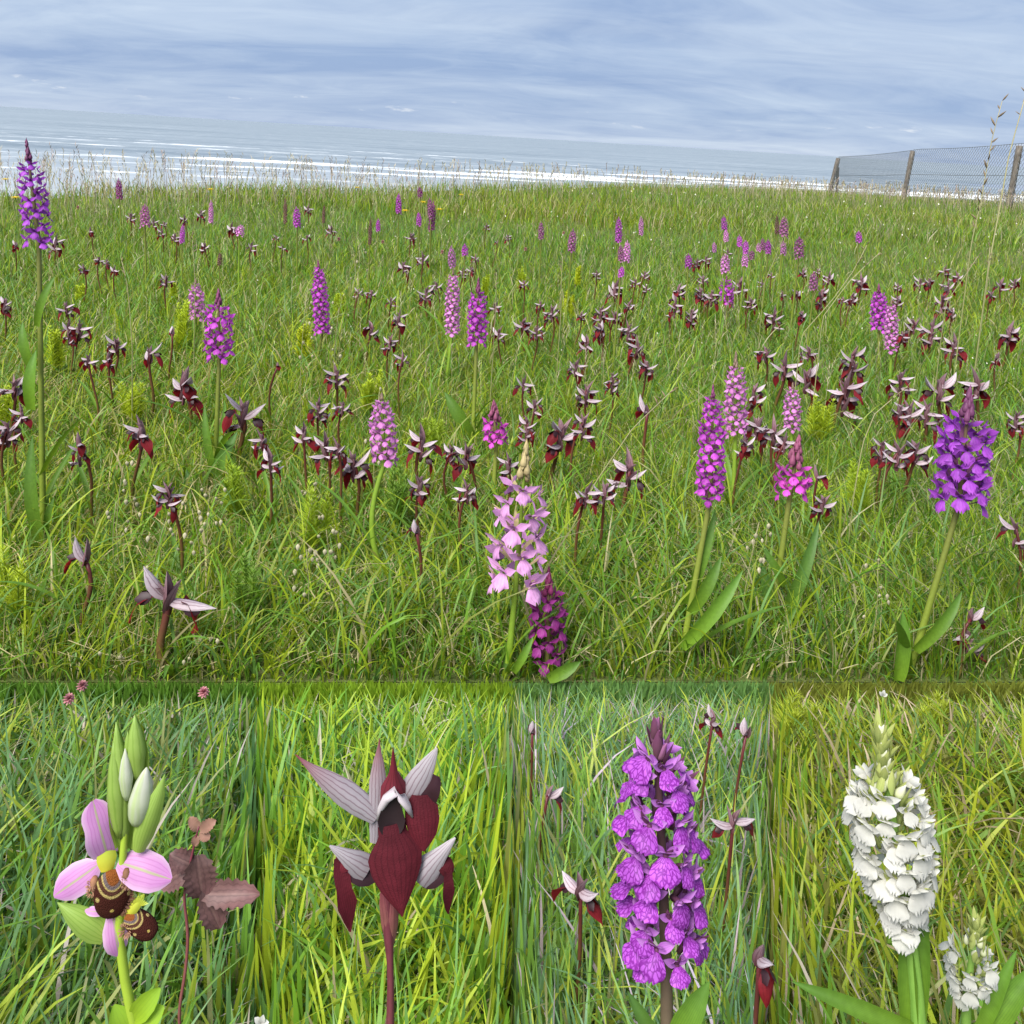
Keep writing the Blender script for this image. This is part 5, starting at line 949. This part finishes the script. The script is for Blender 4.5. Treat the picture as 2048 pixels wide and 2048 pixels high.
# ---- dense purple spike and the white spikes: real flowers round an axis
def vein_mat(name, base, dark, edge):
    def fn(N, L):
        uv = N.new('ShaderNodeUVMap'); s = N.new('ShaderNodeSeparateXYZ'); L.new(uv.outputs[0], s.inputs[0]); m = lambda op, a, b=None: mathn(N, L, op, a, b)
        x = m('SUBTRACT', s.outputs[0], .5); ang = m('ARCTAN2', x, m('ADD', s.outputs[1], .22)); tcx = N.new('ShaderNodeTexCoord'); t = N.new('ShaderNodeTexNoise'); t.inputs['Scale'].default_value = 520; t.inputs['Detail'].default_value = 2; L.new(tcx.outputs['Object'], t.inputs['Vector'])
        oi0 = N.new('ShaderNodeObjectInfo'); cbv = N.new('ShaderNodeCombineXYZ'); L.new(m('MULTIPLY', ang, 6.5), cbv.inputs[0]); L.new(m('ADD', m('MULTIPLY', s.outputs[1], 4.2), m('MULTIPLY', t.outputs['Fac'], 1.2)), cbv.inputs[1]); L.new(m('MULTIPLY', oi0.outputs['Random'], 50.), cbv.inputs[2])
        vo = N.new('ShaderNodeTexVoronoi'); vo.feature = 'DISTANCE_TO_EDGE'; vo.inputs['Scale'].default_value = 1.0; L.new(cbv.outputs[0], vo.inputs['Vector'])
        k = N.new('ShaderNodeMapRange'); L.new(vo.outputs['Distance'], k.inputs[0]); k.inputs[1].default_value = .05; k.inputs[2].default_value = .20; k.inputs[3].default_value = .85; k.inputs[4].default_value = 0
        g = N.new('ShaderNodeMixRGB'); L.new(k.outputs[0], g.inputs[0]); g.inputs[1].default_value = (*base, 1); g.inputs[2].default_value = (*dark, 1)
        oi = N.new('ShaderNodeObjectInfo'); h = N.new('ShaderNodeHueSaturation'); L.new(g.outputs[0], h.inputs['Color']); L.new(m('ADD', .85, m('MULTIPLY', oi.outputs['Random'], .3)), h.inputs['Value']); return h.outputs[0]
    return leafish(name, fn, .25, .5, None, .2)
M['v_lip'] = vein_mat('veined_lip', (.40, .085, .52), (.15, .006, .20), None)
M['v_sepal'] = leafish('purple_sepal', petalcol((.38, .11, .46), (.50, .22, .58), (.28, .07, .36), 5, .35, noise=.2), .28, .5, None, .2)
M['v_bract'] = leafish('purple_bract', petalcol((.09, .04, .05), (.14, .04, .10), noise=.3), .15, .5)
M['v_bud'] = leafish('purple_bud', petalcol((.17, .09, .09), (.28, .09, .24), (.12, .05, .08), 4, .5, noise=.25), .2, .5)
M['v_stem'] = leafish('purple_stem', petalcol((.15, .17, .05), (.10, .04, .06), noise=.2, power=1.5), .08, .45)
M['w_petal'] = leafish('white_petal', petalcol((.64, .63, .57), (.72, .71, .67), (.60, .59, .54), 6, .15, noise=.10), .5, .5, None, .2)
M['w_bract'] = leafish('pale_bract', petalcol((.34, .42, .12), (.46, .48, .16), (.26, .34, .08), 4, .35, noise=.15), .3, .45)
M['w_bud'] = leafish('cream_bud', petalcol((.50, .56, .24), (.74, .73, .62), noise=.1), .3, .45)
M['w_stem'] = leafish('white_orchid_stem', petalcol((.14, .30, .04), (.18, .32, .06), (.10, .24, .03), 5, .3, noise=.15), .12, .4)
def mesh_parts(variants, mats, lob=.10):
    out = []
    for sd in variants:
        pr = marsh_flower(True, sd, True, lob, lob < .25 and lob > .15); out.append({k: v.mesh(k, mats) for k, v in pr.items()})
    return out
VF = mesh_parts(range(8), ['v_lip', 'v_sepal', 'v_bract']); WF = mesh_parts(range(10, 18), ['w_petal', 'w_petal', 'w_bract'], .2)
def budmesh(mats):
    mb = MB(); put(mb, egg((0, 0, 0), (0, .004, .0085), .0026, 9, 8), np.eye(3), (0, 0, 0), 0); m1 = mb.mesh('bud', mats[:1]); b = MB(); put(b, petal(.0135, .0045, LANCE, 6, 4, -.2, .6), frame((0, .38, .9), (0, -.9, .3)), (0, .003, -.003), 0); return m1, b.mesh('bract', mats[1:])
def spike(c, top, mid, wpx, nfl, FM, BM, fscale, budfrac, tilt, prof, seed, up_lean=0.):
    A, B = c.p(*mid), c.p(*top); L = np.linalg.norm(B-A); r = random.Random(seed); a = 0.; wid = wpx*c.S
    for i in range(nfl):
        f = ((i+.5)/nfl)**1.02; a = i*2.39996+r.uniform(-.25, .25); rad = float(prof(f)); d = np.array([-math.sin(a), math.cos(a), 0])
        if d[1] > .75 and i % 2: continue                                # the far side is thinner
        p = A+(B-A)*(f+r.uniform(-.012, .012))+d*wid*.5*max(0., rad-.66)
        isb = f > 1-budfrac
        Rm = rotz(a)@rotx((tilt if not isb else .25)+r.uniform(-.3, .4))@rotz(r.uniform(-.3, .3) if not isb else 0)*fscale*(r.uniform(.82, 1.15) if not isb else r.uniform(.9, 1.2)*(.6+.45*min(1, rad*1.6)))
        if isb: b = obj('bud', BM[0], c.t, Rm, p); obj('bract', BM[1], b)
        else:
            v = FM[i % len(FM)]; fl = obj('flower', v['lip'], c.t, Rm, p)
            for k in ('sepal', 'hood', 'bract'): obj(k, v[k], fl)
def purple_spike():
    c = Close('Q', .36, (590, 1650), 'marsh_orchid', 'densest purple marsh orchid spike with dark-veined round lips, on a brown-green stem')
    c.stem([(585, 1420), (586, 1290), (584, 1130), (575, 900), (565, 600), (548, 300), (543, 200)], [27, 25, 23, 20, 17, 12, 7], 'v_stem')
    BM = budmesh(['v_bud', 'v_bract'])
    spike(c, (542, 168), (578, 1060), 400, 72, VF, BM, .80, .14, .42, interp([(0, .86), (.1, 1), (.5, .98), (.75, .86), (.87, .62), (.94, .36), (1, .1)]), 3)
    c.add('leaf', c.petal((600, 1400), (745, 1130), 100, STRAP, 12, 6, -10, 30, .1, .4), ['leaf']); c.add('leaf', c.petal((580, 1420), (435, 1165), 60, STRAP, 12, 6, -10, 20, .1, .5), ['leafdk'])
    for a, b, w_ in (((560, 1130), (490, 1070), 26), ((530, 1120), (440, 1060), 22)): c.add('bract', c.petal(a, b, w_, LANCE, 8, 4, 6, 20, .1, .4), ['v_bract'])
purple_spike()
def white_spike(depth, foot, stem, rad, top, mid, wpx, nfl, fsc, label, seed, budfrac, leaves):
    c = Close('Q', depth, foot, 'marsh_orchid', label); c.stem(stem, rad, 'w_stem'); BM = budmesh(['w_bud', 'w_bract'])
    spike(c, top, mid, wpx, nfl, WF, BM, fsc, budfrac, .35, interp([(0, .5), (.12, .72), (.35, 1), (.58, 1), (.72, .82), (.86, .62), (1, .2)]), seed)
    for k in range(16):                        # green bracts crowding the tip
        a = k*2.4; f = 1-k*.016; A, B = c.p(*mid), c.p(*top); Rm = rotz(a)@rotx(.0-.02*k)*fsc*1.15; obj('bract', BM[1], c.t, Rm, A+(B-A)*f)
    for q in leaves: c.add('leaf', c.petal(*q[0], nl=14, nw=6, **q[1]), ['leaf'])
white_spike(.36, (1545, 1650), [(1545, 1420), (1540, 1291), (1525, 1150), (1505, 980), (1490, 850), (1450, 600), (1410, 350), (1392, 230)], [31, 30, 27, 24, 20, 16, 12, 8], (1388, 190), (1470, 930), 450, 124, .64, 'white orchid with a full snowy spike and pale green bud tip', 5, .30,
    [(((1545, 1330), (1055, 1130), 62, STRAP), dict(dz0=10, dz1=20, arch=.07, cup=.5, side=.0)), (((1530, 1300), (1560, 860), 66, STRAP), dict(dz0=-26, dz1=-6, arch=.04, cup=.7)), (((1500, 1320), (1482, 900), 70, STRAP), dict(dz0=-20, dz1=-10, arch=.03, cup=.8))])
white_spike(.40, (1715, 1650), [(1720, 1420), (1712, 1300), (1708, 1230), (1725, 1100), (1745, 980)], [20, 19, 17, 14, 8], (1752, 915), (1712, 1190), 245, 46, .50, 'smaller white orchid with a short loose spike beside the full white one', 8, .40,
    [(((1740, 1380), (1905, 1010), 52, STRAP), dict(dz0=-10, dz1=0, arch=.05, cup=.5)), (((1730, 1400), (1990, 1060), 90, STRAP), dict(dz0=-20, dz1=10, arch=.05, cup=.5))])

# ---- small things in the plots behind
def ledge_tongue(x, y0, y1, dep, nf, fs, label, az, bud=False):
    top = W(*px('Q', x, y0), dep); r = random.Random(int(x+y0)); foot = np.array([top[0], top[1], 0]); foot[2] = float(tz(foot[0], foot[1])); t = thing('tongue_orchid', foot, label, 'orchid', 'tongue orchids on the ledge'); ax = top-np.array([0, 0, .03*fs]); mb = MB(); V, F, UV = tube(stem_curve(foot, ax, 8, r.uniform(-.006, .006))-foot, .0019*max(.7, fs), 6); mb.add(V, F, UV); obj('stem', mb.mesh('stem', ['stem_tongue']), t)
    for i in range(nf):
        v = TF[(i+int(x)) % 6]; Rm = rotz(az+math.pi*i)@rotx(.1 if not bud else .7)*fs*.82; p = ax-foot-np.array([0, 0, .004*i]); fl = obj('flower', v[0], t, Rm, p); obj('lip', v[1], fl); obj('bract', v[2], fl)
for q in [(268, 655, 850, .66, 2, .9, 'tongue orchid with maroon lip and grey hood just behind the densest purple spike', -2.4), (845, 425, 600, .72, 2, .78, 'dark tongue orchid, two hoods spread flat, behind the densest purple spike', -1.57), (140, 345, 430, .80, 1, .75, 'small tongue orchid with one red lip near the bank', -1.4), (890, 125, 230, .82, 1, .7, 'narrow upright tongue orchid with a white hood under the bank', .3, True), (765, 75, 200, .84, 3, .55, 'small brown tongue orchid under the bank beside the narrow one', .5), (950, 900, 1070, .56, 1, .85, 'tongue orchid with maroon lip at the border of the two purple and white plots', -2.9), (80, 140, 240, .84, 1, .5, 'faded tongue orchid bud under the bank', .2, True)]: ledge_tongue(*q)
M['bramble'] = leafish('bramble_leaf', petalcol((.115, .065, .06), (.16, .075, .075), (.07, .035, .035), 5, .5, noise=.5, mid=(.18, .10, .09)), .25, .5)
M['bramble_pink'] = leafish('bramble_young_leaf', petalcol((.32, .18, .13), (.38, .20, .15), noise=.35), .35, .5)
def bramble():
    c = Close('P', .60, (700, 1330), 'bramble_shoot', 'dark reddish bramble shoot with purple-brown leaves behind the bee orchid', 'shoot'); c.stem([(675, 1230), (700, 1100), (712, 950), (690, 800), (720, 680), (735, 600), (750, 545)], [6, 6, 6, 5, 5, 4, 3], 'stem_red')
    for a, b, w_, m_ in (((745, 655), (765, 815), 120, 'bramble'), ((730, 690), (600, 770), 90, 'bramble'), ((740, 700), (640, 650), 80, 'bramble'), ((760, 800), (980, 800), 95, 'bramble'), ((770, 780), (830, 930), 100, 'bramble'), ((750, 560), (715, 510), 40, 'bramble_pink'), ((755, 560), (815, 520), 44, 'bramble_pink'), ((755, 565), (790, 595), 40, 'bramble_pink'), ((740, 575), (735, 620), 30, 'bramble_pink')): c.add('leaf', c.petal(a, b, w_, (lambda t: OVAL(t)*(1+.13*np.sin(t*44))), 26, 6, 0, 6, .06, .35, 0, .05), [m_])
bramble()
for x, y, dep, lab in ((260, 65, .84, 'dark red clover head under the bank behind the bee orchid'), (310, 15, .88, 'second dark red clover head, higher against the bank'), (768, 40, .86, 'dark red clover head under the bank beside the plot border')):
    top = W(*px('P', x, y), dep); foot = np.array([top[0], top[1], float(tz(top[0], top[1]))]); t = thing('clover_flower', foot, lab, 'clover', 'clover heads on the ledge'); mb = MB(); V, F, UV = tube(stem_curve(foot, top, 5, .01)-foot, .0012, 5); mb.add(V, F, UV); obj('stem', mb.mesh('stem', ['stem_green']), t); hd = MB()
    for k in range(40): a = k*2.4; e = 1.4-(k/40)*2.0; put(hd, petal(.0058, .0030, OVAL, 2, 1, .3, .2), frame((math.cos(a)*math.cos(e), math.sin(a)*math.cos(e), math.sin(e)), (0, 0, 1)), (0, 0, 0))
    obj('flower_head', hd.mesh('flower_head', ['clover']), t, None, top-foot)
for x, y0, y1, wd, lab in ((1060, 40, 330, 300, 'bright horsetail tuft under the bank behind the full white orchid'), (1590, 30, 260, 230, 'bright horsetail tuft under the bank beyond the smaller white orchid')): horsetail('Q', x, y0, y1, wd, lab, (.36, .44, .03), None, True)
def plot_petal(reg, x, y, dep, label, w_=26):
    c = Close(reg, dep, (x, y+60), 'white_wildflower', label, 'flower'); c.stem([(x, y+30), (x, y+6)], [4, 3], 'stem_green'); mb = MB()
    for k in range(5): a = k*1.257; c.petal((x, y), (x+math.cos(a)*w_, y-abs(math.sin(a))*w_-6), w_*.8, OVAL, 5, 3, 0, 8, .1, .2, mb=mb)
    c.add('petals', mb, ['w_petal'])
plot_petal('Q', 1400, 52, .84, 'tiny white flower under the bank behind the full white orchid', 17); plot_petal('P', 985, 1290, .5, 'white flower low at the foot of the lone tongue orchid plot', 30)
